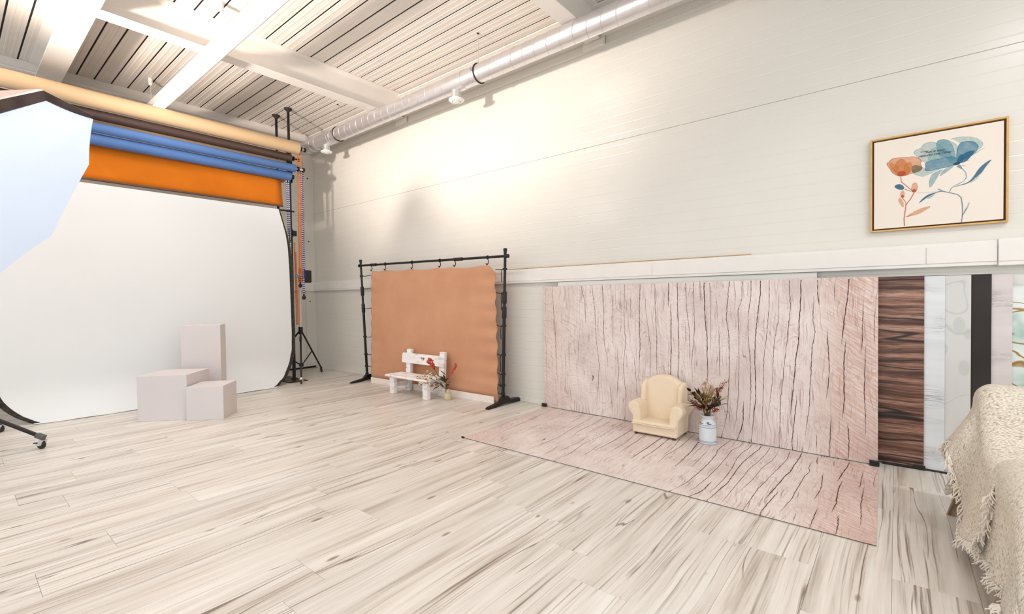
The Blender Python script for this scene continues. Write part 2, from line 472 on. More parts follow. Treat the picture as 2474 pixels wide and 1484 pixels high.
# wall panels with shallow horizontal micro-ribs
def ribbed(z0, z1, d0, sign, pitch=.0985):
    """profile of (depth, z); grooves run inwards"""
    pr = [(d0 + sign*.012, z0), (d0 + sign*.003, z0+.0012), (d0, z0+.003)]
    z = z0 + pitch*.6
    while z < z1 - .04:
        pr += [(d0, z-.006), (d0 + sign*.0011, z), (d0, z+.006)]
        z += pitch
    pr += [(d0, z1-.003), (d0 + sign*.003, z1-.0012), (d0 + sign*.012, z1)]
    return pr
wall_right = struct(G().bx(X0-.2, X1, Y1+.012, Y1+.16, -.05, ZC+.1).build('wall_right', M['wall']))
for za, zb in ((0, 1.56), (1.56, 2.955), (2.955, 4.0), (4.0, ZC+.05)):
    G().extrude_x(ribbed(za, zb, Y1, 1), X0, X1).build('wall_panel', M['wall'], wall_right)
wall_back = struct(G().bx(X0-.16, X0-.012, Y0, Y1, -.05, ZC+.1).build('wall_back', M['wall']))
for za, zb in ((0, 1.56), (1.56, 2.9), (2.9, ZC+.05)):
    G().extrude_y(ribbed(za, zb, X0, -1), Y0, Y1).build('wall_panel', M['wall'], wall_back)
struct(G().bx(X0, X1, Y1-.012, Y1, 0, .055).bx(X0, X1, Y1-.018, Y1, 0, .016).build('baseboard_right', M['wall'], bevel=.003))
struct(G().bx(X0, X0+.012, Y0, Y1-.02, 0, .03).build('baseboard_back', M['dark']))
# corner cover strip with screws
tc = struct(G().bx(X0, X0+.035, Y1-.19, Y1, .04, ZC-.14).build('trim_1', M['wall'], bevel=.004))
G().bx(X0+.035, X0+.042, Y1-.19, Y1-.16, .04, ZC-.14).build('edge_fold', M['wall'], tc)
for z in (.35, 1.28, 2.42, 3.62):
    G().tube([(X0+.034, Y1-.12, z), (X0+.041, Y1-.12, z)], .012, 10).build('screw', M['dark'], tc)
# edge channels under the ceiling
tr = struct(G().bx(X0, X1, Y1-.10, Y1, 4.095, 4.115).bx(X0, X1, Y1-.02, Y1, 4.115, ZC).bx(X0, X1, Y1-.10, Y1, ZC-.03, ZC-.012).build('trim_2', M['whitesteel'], bevel=.003))
G().bx(X0, X1, Y1-.012, Y1, 3.985, 4.012).build('panel_cap', M['wall'], tr)
tb = struct(G().bx(X0, X0+.05, Y0, Y1, ZC-.13, ZC).bx(X0, X0+.10, Y0, Y1, ZC-.15, ZC-.13).bx(X0, X0+.02, Y0, Y1, ZC-.3, ZC-.15).build('trim_3', M['whitesteel'], bevel=.003))
# ceiling: near-black slab close behind the deck panels, painting shade into their gaps
ceiling = struct(G().bx(X0-.1, X1, Y0, Y1+.1, ZC+.0065, ZC+.12).build('ceiling', M['dark']))
CP = .1846
def deckprof(y0):
    w = CP - .017; a = y0 + .0085
    p = [(a, ZC+.006), (a, ZC+.003), (a+.003, ZC)]
    for f in (.30, .70):
        c = a + w*f
        p += [(c-.012, ZC), (c-.008, ZC-.0025), (c+.008, ZC-.0025), (c+.012, ZC)]
    return p + [(a+w-.003, ZC), (a+w, ZC+.003), (a+w, ZC+.006)]
k0 = math.floor((Y0-1.246)/CP)
deck_me = None
k = k0
while 1.246 + k*CP < Y1 - .03:
    if deck_me is None: deck_me = G().extrude_x(deckprof(0), X0, X1).mesh('ceiling_panel', M['deck'])
    o = bpy.data.objects.new('ceiling_panel', deck_me); COL.objects.link(o)
    o.parent = ceiling; o.location = (0, 1.246 + k*CP, 0)
    k += 1

# steel beams
def ibeam(w, h, z0, c, axis, a, b):
    tf, tw = .014, .011
    pr = [(c-w/2, z0), (c+w/2, z0), (c+w/2, z0+tf), (c+tw/2, z0+tf+.012), (c+tw/2, z0+h-tf-.012), (c+w/2, z0+h-tf), (c+w/2, z0+h), (c-w/2, z0+h),
          (c-w/2, z0+h-tf), (c-tw/2, z0+h-tf-.012), (c-tw/2, z0+tf+.012), (c-w/2, z0+tf)]
    g = G()
    return g.extrude_y(pr, a, b, True) if axis == 'y' else g.extrude_x(pr, a, b, True)
BZ = 4.07
for cx, lab in ((-5.92, 'white steel cross beam passing above the ceiling strip light, left one'), (-2.555, 'white steel cross beam whose end shows behind the duct at the top right'), (.81, 'white steel cross beam overhead, right of the picture')):
    t = thing('ceiling_beam', (cx, 2.8, BZ), lab, 'beam')
    ibeam(.18, .36, BZ, cx, 'y', 1.02, Y1-.02).build('beam_profile', M['whitesteel'], t, bevel=.002)
    G().bx(cx-.13, cx+.13, Y1-.035, Y1-.012, 4.0, 4.42).build('end_plate', M['whitesteel'], t, bevel=.002)
    G().bx(cx-.02, cx+.13, Y1-.05, Y1-.035, 4.0, BZ-.004).build('cleat', M['whitesteel'], t, bevel=.002)
t = thing('ceiling_beam', (-2.5, .905, BZ), 'broad white main beam running from the camera to the back wall', 'beam')
ibeam(.23, .36, BZ, .905, 'x', X0+.03, X1).build('beam_profile', M['whitesteel'], t, bevel=.002)
G().bx(X0+.03, X0+.05, .72, 1.09, BZ-.1, ZC-.2).build('end_plate', M['whitesteel'], t, bevel=.002)

# cable trunking on both walls
t = thing('cable_trunking', (-4, Y1, 1.476), 'long white cable trunking along the ribbed right wall', 'trunking')
TZ0, TZ1 = 1.476, 1.648
G().bx(X0+.06, .53, Y1-.055, Y1-.002, TZ0, TZ1).build('trunking_base', M['trunk'], t, bevel=.004)
for xa, xb in ((X0+.06, -6.2), (-6.2, -3.7), (-3.7, -1.9), (-1.9, .165), (.165, .528)):
    G().bx(xa+.001, xb-.001, Y1-.0615, Y1-.055, TZ0+.026, TZ1-.028).build('trunking_cover', M['trunk'], t, bevel=.002)
G().bx(.53, X1-.2, Y1-.068, Y1-.002, TZ0-.006, TZ1+.006).build('trunking_sleeve', M['trunk'], t, bevel=.005)
G().bx(.532, X1-.2, Y1-.073, Y1-.068, TZ0+.024, TZ1-.028).build('trunking_cover', M['trunk'], t, bevel=.002)
t = thing('cable_trunking', (X0, 3.0, TZ0), 'short white cable trunking on the back wall beside the corner', 'trunking')
G().bx(X0+.002, X0+.055, Y0+.2, Y1-.06, TZ0, TZ1).build('trunking_base', M['trunk'], t, bevel=.004)
G().bx(X0+.055, X0+.0615, Y0+.2, Y1-.19, TZ0+.026, TZ1-.028).build('trunking_cover', M['trunk'], t, bevel=.002)
G().bx(X0+.002, X0+.066, Y1-.19, Y1-.003, TZ0-.004, TZ1+.004).build('corner_cover', M['trunk'], t, bevel=.004)

# ------------------------------------------------------------------ ventilation duct
DY, DZ, DR = 4.10, 3.955, .105
t = thing('ventilation_duct', (-4, DY, DZ), 'shiny spiral ventilation duct hanging along the top of the right wall', 'duct')
G().tube([(x, DY, DZ) for x in (-8.07, -5, -2, 1, X1)], DR, 40).build('pipe', M['zinc'], t, smooth=True)
G().tube([(-8.085, DY, DZ), (-7.86, DY, DZ)], DR+.004, 40).build('end_sleeve', M['zinc'], t, smooth=True)
hel = []; turns = (X1+7.8)/.158
for i in range(int(turns*28)+1):
    a = 2*math.pi*i/28; hel.append((-7.8+.158*i/28, DY+(DR+.0005)*math.sin(a), DZ+(DR+.0005)*math.cos(a)))
G().tube(hel, .0042, 6).build('spiral_seam', M['zinc'], t, smooth=True)
for nx, rr in ((-7.29, .055), (-4.21, .06), (-.9, .06), (2.3, .06)):
    sl = G().tube([(nx-.16, DY, DZ), (nx+.16, DY, DZ)], DR+.004, 40)
    o = sl.build('branch_sleeve', M['zinc'], t, smooth=True)
    G().tube([(nx, DY, DZ-.07), (nx, DY, 3.765)], rr, 28).build('branch_neck', M['zinc'], o, smooth=True)
    d = G().lathe([(rr, 3.775), (rr+.004, 3.765), (rr+.035, 3.757), (rr+.038, 3.748), (rr+.02, 3.732), (rr-.004, 3.728), (rr-.008, 3.742), (0, 3.742)], 32, (nx, DY, 0)).build('air_valve', M['white'], t, smooth=True)
    G().lathe([(0, 3.746), (rr-.014, 3.746), (rr-.014, 3.727), (rr-.018, 3.724), (0, 3.7235)], 32, (nx, DY, 0)).build('valve_disc', M['white'], d, smooth=True)
for hx in (-6.92, -3.83, -.7, 2.4):
    c = G().lathe([(DR+.002, -.014), (DR+.010, -.014), (DR+.010, .014), (DR+.002, .014)], 40, (hx, DY, DZ), Matrix.Rotation(R(90), 3, 'Y')).build('clamp_ring', M['zinc'], t, smooth=True)
    G().lathe([(DR+.0105, -.004), (DR+.0125, -.004), (DR+.0125, .004), (DR+.0105, .004)], 40, (hx+.012, DY, DZ), Matrix.Rotation(R(90), 3, 'Y')).build('rubber_lining', M['rubber'], c, smooth=True)
    G().box((hx, DY-DR-.018, DZ+.01), (.026, .03, .012)).tube([(hx, DY-DR-.02, DZ-.012), (hx, DY-DR-.02, DZ+.03)], .005, 8).build('clamp_screw', M['chrome'], c)
    G().tube([(hx, DY, DZ+DR), (hx, DY, ZC)], .005, 8).tube([(hx, DY, DZ+DR), (hx, DY, DZ+DR+.03)], .010, 8).build('hanger_rod', M['zinc'], t, smooth=True)
    G().tube([(hx, DY, ZC-.01), (hx, DY, ZC)], .014, 8).build('ceiling_anchor', M['dark'], t)

# ------------------------------------------------------------------ ceiling luminaires (lamps of the room)
def luminaire(xa, xb, y, roses, label, power=LUM_POWER, dark_end=0):
    t = thing('strip_light', ((xa+xb)/2, y, 3.95), label, 'light')
    z0, z1, w = 3.935, 4.02, .085
    G().bx(xa, xb, y-w, y+w, z0+.012, z1).build('housing', M['lamp'], t, bevel=.006)
    for e in (xa, xb):
        G().bx(e-.006, e+.006, y-w-.003, y+w+.003, z0, z1+.002).build('end_cap', M['lamp'], t, bevel=.003)
    G().bx(xa+.01, xb-.01, y-w+.02, y+w-.02, z0, z0+.012).build('diffuser', M['luminous'], t, bevel=.004)
    for rx in roses:
        c = G().lathe([(.016, 4.335), (.022, 4.34), (.026, 4.36), (.026, ZC)], 16, (rx, y, 0)).build('ceiling_rose', M['lamp'], t, smooth=True)
        G().tube([(rx, y, 4.34), (rx, y, z1)], .002, 6).build('suspension_wire', M['lamp'], t)
        G().lathe([(.03, z1), (.03, z1+.012), (.012, z1+.022)], 16, (rx, y, 0)).build('wire_holder', M['lamp'], t, smooth=True)
    ld = bpy.data.lights.new('strip_light_glow', 'AREA'); ld.shape = 'RECTANGLE'
    ld.size = xb-xa-.06-dark_end; ld.size_y = .12; ld.energy = power; ld.color = (1.0, .99, .985)
    lo = bpy.data.objects.new('strip_light_glow', ld); COL.objects.link(lo); lo.parent = t
    lo.location = (dark_end/2, 0, z0-3.95-.004)
    return t
luminaire(-8.2, -3.3, 1.93, (-8.07, -5.47), 'white strip light hanging below the ceiling at the upper left', 25.0, 1.5)
luminaire(.8, 3.4, 1.93, (1.3, 2.9), 'white strip light hanging in the same row, right of the camera', 58.0)
luminaire(-1.6, 2.9, -1.6, (-1.0, 2.3), 'white strip light hanging in the second row behind the camera')
# ------------------------------------------------------------------ telescopic poles with paper rolls
PX, PY = -7.67, 3.66
def ceiling_pole(x, y, label, base):
    t = thing('telescopic_pole', (x, y, 0), label, 'pole')
    G().tube([(x, y, .012), (x, y, 2.42)], .026, 18).build('lower_tube', M['black'], t, smooth=True)
    G().tube([(x, y, 2.40), (x, y, ZC-.04)], .020, 18).build('upper_tube', M['black'], t, smooth=True)
    G().tube([(x, y, 2.34), (x, y, 2.47)], .034, 16).build('lock_collar', M['blackplastic'], t, smooth=True)
    G().box((x+.03, y+.05, 2.40), (.02, .06, .09)).build('lock_lever', M['blackplastic'], t, bevel=.006)
    G().lathe([(.022, ZC-.06), (.03, ZC-.045), (.058, ZC-.018), (.062, ZC)], 20, (x, y, 0)).build('ceiling_cup', M['rubber'], t, smooth=True)
    G().lathe([(.06, 0), (.055, .015), (.03, .03)], 20, (x, y, 0)).build('floor_cup', M['rubber'], t, smooth=True)
    return t
t = ceiling_pole(PX, PY, 'front black telescopic pole from floor to ceiling at the right end of the rolls', True)
# worn white lettering block on the pole
g = G()
for z, h, w in ((2.31, .05, .006), (2.268, .008, .022), (2.232, .034, .018), (2.194, .026, .020), (2.163, .024, .016), (2.134, .028, .019), (2.103, .024, .017), (2.072, .030, .020), (2.02, .014, .017)):
    for k in range(-2, 3):
        a = k*w/5/.0265 - .78
        g.box((PX+.0268*math.cos(a), PY+.0268*math.sin(a), z), (.001, w/4.2, h if k % 2 == 0 else h*.72), Matrix.Rotation(a, 3, 'Z'))
g.build('pole_marking', M['white'], t)['kind'] = 'stuff'
ceiling_pole(-8.10, PY, 'rear black telescopic pole from floor to ceiling nearer the back wall', False)
single(G().bx(-8.05, -7.36, 3.44, 3.74, 0, .012), 'base_plate', M['black'], (-7.7, 3.6, 0), 'dark steel base plate on the floor under the black poles', 'plate', bevel=.003)

def paper_roll(x, z, r, y0, y1, mat, label, knob, sheet=None, knobmat='black', core=True):
    t = thing('paper_roll', (x, (y0+y1)/2, z), label, 'paper roll', 'background rolls on the wall poles')
    g = G(); n = 32
    # roll body with a slightly stepped wound end
    g.tube([(x, y0, z), (x, y1-.004, z), (x, y1, z)], [r, r, r-.003], n)
    g.build('wound_paper', mat, t, smooth=True)
    if core:
        G().tube([(x, y1, z), (x, y1+.012, z)], min(.03, r*.6), 16).build('core_plug', M['blackplastic'], t, smooth=True)
    if knob:
        a = G().tube([(x, y1+.01, z), (x, y1+knob, z)], .012, 12).build('axle', M['white'] if knobmat == 'white' else M['black'], t, smooth=True)
        G().tube([(x, y1+knob, z), (x, y1+knob+.028, z)], .034, 18).build('end_knob', M['blackplastic'], t, smooth=True, bevel=.004)
        G().tube([(x, y1+.035, z), (x, y1+.055, z)], .036, 18).build('chain_sprocket', M['blackplastic'], t, smooth=True)
    if sheet:
        sx, zb, ya, yb, sm = sheet
        G().grid(30, 6, lambda u, v: (sx + .006*math.sin(u*9)*v + .01*v*v, ya+(yb-ya)*u + (.02*v if u > .97 else 0), z-(z-zb)*v)).build('hanging_sheet', sm, t, smooth=True, solid=.0012)
    # hook brackets reaching back to the poles
    bx0 = -8.10 if x < -7.9 else PX
    G().bar((bx0, PY, z-.03), (x, PY+.01, z-r*.2 if r < .05 else z-.01), .018, .03).box((bx0, PY, z-.03), (.06, .07, .07)).build('hook_bracket', M['black'], t, bevel=.004)
    return t
paper_roll(-7.52, 3.768, .099, .22, 3.735, M['beige'], 'thick beige paper roll, topmost on the poles', .10, knobmat='white')
paper_roll(-7.62, 3.618, .062, .30, 3.66, M['brownpaper'], 'dark brown paper roll just below the thick beige roll', .12)
paper_roll(-7.76, 3.545, .045, .30, 3.66, M['beige'], 'thin beige paper roll showing as a sliver above the blue rolls', .0)
paper_roll(-7.50, 3.428, .060, .30, 3.675, M['bluepaper'], 'upper blue paper roll below the brown roll', .12, knobmat='white')
paper_roll(-7.58, 3.305, .072, .30, 3.625, M['bluepaper'], 'lower blue paper roll hanging above the orange sheet', .02)
t = paper_roll(-7.80, 3.29, .05, .30, 3.62, M['orangepaper'], 'orange roll whose sheet hangs down as an orange strip behind the white screen', .0,
               sheet=(-7.70, 2.835, .42, 3.53, M['orangepaper']))
G().tube([(-7.69, .42, 2.832), (-7.69, 3.55, 2.832)], .014, 10).build('bottom_bar', plain('brown_bar', srgb((108, 84, 70)), .6), t, smooth=True)

# pull chains of the rollers
def chain(name, strands, mat, mat2, label, weight=None, holder=None):
    x0, y0, z0 = strands[0][0]
    t = thing(name, (x0, y0, z0), label, 'chain', 'pull chains beside the rolls')
    for a, b in strands:
        a = Vector(a); b = Vector(b); L = (b-a).length; n = int(L/.017)
        g1 = G(); g2 = G(); d = (b-a).normalized()
        for i in range(n):
            p = a + d*(i+.5)*L/n
            if i % 2 == 0: g1.box(p, (.018, .018, .0125))
            else: g2.box(p, (.011, .011, .019))
        g1.build('chain_links', mat, t)['kind'] = 'stuff'; g2.build('connecting_links', mat2, t)['kind'] = 'stuff'
    if weight:
        wx, wy, wz = weight
        w = G().sphere((wx, wy, wz), .034, 16, 10, (.45, 1, 1)).build('chain_weight', M['blackplastic'], t, smooth=True)
        G().box((wx, wy, wz+.045), (.02, .022, .035)).build('weight_clip', M['blackplastic'], w, bevel=.004)
    if holder:
        hx, hy, hz, hh, hm = holder
        G().box((hx, hy, hz), (.026, .04, hh)).build('chain_grip', hm, t, bevel=.006)
    return t
CX = -7.58
orange_dark = plain('chain_shadow_orange', srgb((206, 104, 36)), .5)
chain('pull_chain', [((CX, 3.760, 3.77), (CX, 3.745, 1.60)), ((CX+.02, 3.785, 3.77), (CX+.02, 3.765, 1.60))], M['orangechain'], orange_dark, 'long orange pull chain loop with a round black weight', (CX, 3.752, 1.545), (CX, 3.75, 1.78, .10, orange_dark))
chain('pull_chain', [((CX+.02, 3.800, 3.42), (CX+.02, 3.790, 1.42)), ((CX, 3.840, 3.42), (CX, 3.815, 1.42))], M['bluechain'], M['whitechain'], 'blue and white pull chain loop with the lowest round weight', (CX+.01, 3.803, 1.345), (CX+.01, 3.81, 1.74, .16, M['bluechain']))
chain('pull_chain', [((-7.60, 3.575, 3.25), (-7.60, 3.585, 2.33)), ((-7.58, 3.60, 3.25), (-7.58, 3.605, 2.33))], M['bluechain'], M['whitechain'], 'dark blue and white pull chain running down left of the front pole')
chain('pull_chain', [((-7.62, 3.69, 2.25), (-7.60, 3.69, .90)), ((-7.60, 3.70, 2.1), (-7.58, 3.705, .90))], M['orangechain'], orange_dark, 'single orange pull chain tied close along the lower black pole', None, (-7.59, 3.70, 1.70, .045, plain('blue_tape', srgb((70, 160, 214)), .5)))

# ------------------------------------------------------------------ white pop-up screen
t = thing('background_screen', (-7.36, 1.9, 0), 'large white pop-up background screen with dark edging', 'screen')
def edge_r(z):
    pts = [(0, 3.12), (.02, 3.17), (.10, 3.30), (.22, 3.395), (.36, 3.462), (.52, 3.495), (.8, 3.502), (1.1, 3.497), (1.8, 3.487), (2.15, 3.470), (2.35, 3.44), (2.52, 3.395), (2.74, 3.335), (2.9, 3.29)]
    for (a, b), (c, d) in zip(pts, pts[1:]):
        if a <= z <= c: return b + (d-b)*(z-a)/(c-a)
    return pts[-1][1]
def edge_l(z):
    pts = [(0, .66), (.02, .62), (.09, .52), (.18, .44), (.27, .385), (.45, .33), (.8, .30), (1.8, .31), (2.15, .33), (2.52, .41), (2.9, .52)]
    for (a, b), (c, d) in zip(pts, pts[1:]):
        if a <= z <= c: return b + (d-b)*(z-a)/(c-a)
    return pts[-1][1]
def screen_x(z, y):
    f = max(0, 1-z/.42)
    bow = .012*math.sin((y-.3)*1.7)
    return -7.38 + .16*f*f + bow*(1-f) + .06*f*f*math.sin((y-.4)/2.9*math.pi)
def zz(v): return 2.715*(v**1.35)
NU, NV = 60, 46
def scr(u, v, off=0, e=0):
    z = zz(v); a = edge_l(z)-e; b = edge_r(z)+e; y = a+(b-a)*u
    x = screen_x(z, y)
    # slack pleats in the lower right corner
    w = max(0, (u-.72)/.28)*max(0, 1-z/.7); x += .012*w*math.sin((y*26+z*22))
    return (x+off, y, z+.004)
o = G().grid(NU, NV, lambda u, v: scr(u, v)).build('screen_cloth', M['screen'], t, smooth=True)
band = []
for side in (0, 1):
    g = G()
    pts = [Vector(scr(side, j/40)) for j in range(41)]
    sg = 1 if side else -1
    pts2 = [p + Vector((-.02, sg*(.026 + .036*min(1, max(0, (2.45-p.z)/.5))), 0)) for p in pts]
    g.add([tuple(p+Vector((-.004, 0, 0))) for p in pts] + [tuple(p) for p in pts2] , [(i, i+1, 42+i, 41+i) for i in range(40)])
    g.build('edge_band', M['band'], t, smooth=True, solid=.012)
# hem lying on the floor
def hem(u, v):
    y = .60 + 2.58*u; x0 = screen_x(0, y)
    return (x0 - .002 + v*(.05+.02*math.sin(u*7)), y, .006 + .004*math.sin(v*3.1) + .002*math.sin(y*14))
G().grid(60, 4, hem).build('floor_hem', M['screen'], t, smooth=True, solid=.003)
G().tube([(-7.425, .45, 2.715), (-7.425, 3.60, 2.715)], .013, 12).build('top_bar', M['black'], t, smooth=True)

# ------------------------------------------------------------------ rolling stand in the corner
def caster(t, x, y, ang=0, lbl=None, s=1.0):
    c = G()
    rot = Matrix.Rotation(ang, 3, 'Z')
    def q(p): return Vector((x, y, 0)) + rot @ Vector(p)
    r = .030*s
    w = G().tube([q((-.011*s, 0, r)), q((.011*s, 0, r))], r, 20).build('wheel', M['rubber'], t, smooth=True, bevel=.003)
    g = G()
    for sx in (-1, 1): g.bar(q((sx*.017*s, 0, r-.004)), q((sx*.017*s, .012*s, r*2.3)), .004, .03*s, (0, 1, 0))
    g.box(q((0, .012*s, r*2.35)), (.042*s, .036*s, .006), rot)
    f = g.build('fork', M['chrome'], t)
    G().tube([q((-.02*s, 0, r)), q((.02*s, 0, r))], .007, 10).build('hub', M['chrome'], w, smooth=True)
    G().box(q((0, -.045*s, r*1.5)), (.022*s, .035*s, .008), rot).build('brake_tab', M['black'], t, bevel=.002)
    return r*2.4
sx, sy = -7.66, 3.78
t = thing('light_stand', (sx, sy, 0), 'black wheeled light stand behind the poles in the corner', 'stand')
G().tube([(sx, sy, .18), (sx, sy, 1.55)], .018, 14).build('column', plain('pale_tube', srgb((224, 206, 190)), .4), t, smooth=True)
G().tube([(sx, sy, .74), (sx, sy, .86)], .034, 14).build('top_collar', M['black'], t, smooth=True)
G().tube([(sx, sy, .62), (sx, sy, .70)], .030, 14).build('metal_sleeve', M['chrome'], t, smooth=True)
G().tube([(sx, sy, .20), (sx, sy, .26)], .034, 14).build('brace_collar', M['black'], t, smooth=True)
for ex, ey, nm in ((-8.03, 4.33, 0), (-7.17, 3.53, 1), (-8.22, 3.44, 2)):
    d = Vector((ex-sx, ey-sy, 0)); top = Vector((sx, sy, .78)) + d*.05; end = Vector((ex, ey, .09)) - d*.03
    l = G().tube([top, end], .014, 12).build('leg', M['black'], t, smooth=True)
    mid = top.lerp(end, .52)
    G().tube([Vector((sx, sy, .23))+d*.04, mid], .010, 10).build('brace', M['black'], t, smooth=True)
    G().tube([end, Vector((ex, ey, .07))], .017, 10).build('leg_end', M['white'] if nm == 1 else M['black'], l, smooth=True)
    caster(t, ex, ey, rnd.uniform(0, 3))
# flash head clamped to it
t = thing('flash_head', (sx+.03, 3.90, 1.68), 'small black flash unit behind the blue chain', 'flash unit')
G().box((sx, 3.905, 1.70), (.10, .13, .21)).build('housing', M['blackplastic'], t, bevel=.02, seg=3)
G().bar((sx, 3.79, 1.62), (sx, 3.90, 1.67), .03, .05).box((sx, 3.80, 1.65), (.06, .05, .10)).build('tilt_bracket', M['black'], t, bevel=.005)
G().tube([(sx+.02, 3.74, 1.705), (sx+.02, 3.85, 1.712)], .006, 8).build('locking_lever', M['chrome'], t, smooth=True)

# ------------------------------------------------------------------ octagonal softbox at the left
OUT = [(-5.272, .571, 2.930), (-5.41, .877, 2.905), (-5.392, .838, 2.50), (-5.275, .578, 1.849), (-5.141, .281, 1.534), (-4.99, -.06, 1.36), (-4.84, -.38, 1.50), (-4.80, -.48, 1.88), (-4.89, -.28, 2.26)]
OUTV = [Vector(p) for p in OUT]
SC = sum(OUTV, Vector())/len(OUTV)
SN = Vector((1, .45, 0)).normalized()
t = thing('octagonal_softbox', (SC.x, SC.y, SC.z), 'big glowing white octagonal softbox cut by the left picture edge', 'softbox')
# diffuser: fan with a soft bulge and slack edges between the ribs
def ring(f):
    r_ = []
    n = len(OUTV)
    for i in range(n):
        a, b = OUTV[i], OUTV[(i+1) % n]
        for k in range(6):
            s_ = k/6; p = a.lerp(b, s_); sag = (1-4*(s_-.5)**2)
            p = p + (SC-p)*(.015*sag)
            r_.append(SC + (p-SC)*f + SN*(.05*(1-f*f)))
    return r_
g = G(); rings = [ring(f) for f in (1, .96, .85, .65, .4, .15)]
m = len(rings[0])
for rg_ in rings: g.v += [tuple(p) for p in rg_]
for j in range(len(rings)-1):
    for i in range(m): g.f.append((j*m+i, j*m+(i+1) % m, (j+1)*m+(i+1) % m, (j+1)*m+i))
g.f.append(tuple((len(rings)-1)*m+i for i in range(m)))
g.build('front_diffuser', M['diffuser'], t, smooth=True)
# lip along the upper edges
def strip(a, b, o1, o2, mat, nm):
    g = G(); a = Vector(a); b = Vector(b)
    vs = [a, b, b+Vector(o2), a+Vector(o1)]
    return g.add(vs, [(0, 1, 2, 3)]).build(nm, mat, t, solid=.006)
B, Cc, A = OUTV[0], OUTV[1], OUTV[8]
strip(A, B, (.06, -.02, .095), (.05, -.02, .060), M['lip'], 'lip')
strip(B, Cc, (.05, -.02, .060), (.03, -.005, .018), M['lip'], 'lip')
strip(A+Vector((.06, -.02, .095)), B+Vector((.05, -.02, .060)), (-.04, .0, .22), (-.02, -.03, .004), M['shell'], 'lip_backing')
# shell towards the lamp socket behind
bk = SC - SN*.42 + Vector((0, -.05, .06))
g = G(); n = len(OUTV)
inner = [bk + (p-SC)*.16 for p in OUTV]
g.v = [tuple(SC+(p-SC)*.955-SN*.03) for p in OUTV] + [tuple(p) for p in inner]
g.f = [(i, (i+1) % n, n+(i+1) % n, n+i) for i in range(n)] + [tuple(range(2*n-1, n-1, -1))]
g.build('shell', M['blackplastic'], t)
G().tube([bk, bk - SN*.3], .07, 18).build('lamp_head', M['blackplastic'], t, smooth=True)
# its wheeled stand: one leg reaches into the picture
fx, fy = -6.52, -.14
t = thing('boom_stand', (fx, fy, 0), 'black wheeled stand leg at the lower left edge', 'stand')
G().tube([(fx, fy, .2), (fx, fy, 2.35)], .02, 14).tube([(fx, fy, 2.3), tuple(bk-SN*.1)], .016, 10).build('column', M['black'], t, smooth=True)
for ex, ey in ((-5.94, .54), (-7.05, .35), (-6.35, -.85)):
    d = Vector((ex-fx, ey-fy, 0)); top = Vector((fx, fy, .56)) + d*.03; end = Vector((ex, ey, .125)) - d*.04
    l = G().tube([top, end], .017, 12).build('leg', M['black'], t, smooth=True)
    G().bar(end, Vector((ex, ey, .095))+d*.03, .045, .04).build('leg_end', plain('grey_socket', srgb((92, 88, 86)), .5), l, bevel=.006)
    caster(t, ex, ey, -.9, s=1.1)
# warm studio lamp with a dish reflector, out of the picture behind the softbox, aimed at the upper wall
LP = Vector((-5.12, -.82, 2.95)); LD = Vector((-.1, 5.0, 3.7)).normalized()
t = thing('studio_lamp', (LP.x, LP.y, 0), 'studio lamp with dish reflector on a thin stand behind the softbox', 'lamp')
tail = LP - LD*.34
G().tube([(tail.x, tail.y, .3), (tail.x, tail.y, tail.z-.05)], .016, 12).build('column', M['black'], t, smooth=True)
for k in range(3):
    a = k*2.094+1; G().tube([(tail.x, tail.y, .55), (tail.x+.45*math.cos(a), tail.y+.45*math.sin(a), .012)], .011, 10).build('leg', M['black'], t, smooth=True)
G().tube([LP-LD*.48, LP-LD*.16], .065, 20).build('lamp_head', M['blackplastic'], t, smooth=True, bevel=.008)
rq = LD.to_track_quat('Z', 'Y').to_matrix()
g = G(); g.lathe([(.05, -.15), (.07, -.12), (.10, -.07), (.125, -.02)], 28, LP-LD*.03, rq); g.f = g.f[:-2]
g.build('dish_reflector', M['chrome'], t, smooth=True, solid=.002)
G().sphere(LP-LD*.10, .03, 14, 8).build('bulb', M['bulb'], t, smooth=True)
ld = bpy.data.lights.new('studio_lamp_glow', 'SPOT'); ld.energy = BULB_POWER; ld.color = (1.0, .87, .77); ld.shadow_soft_size = .12
ld.spot_size = R(106); ld.spot_blend = .6
lo = bpy.data.objects.new('studio_lamp_glow', ld); COL.objects.link(lo); lo.parent = t
lo.location = LP - Vector((LP.x, LP.y, 0)); lo.rotation_euler = LD.to_track_quat('-Z', 'Y').to_euler()

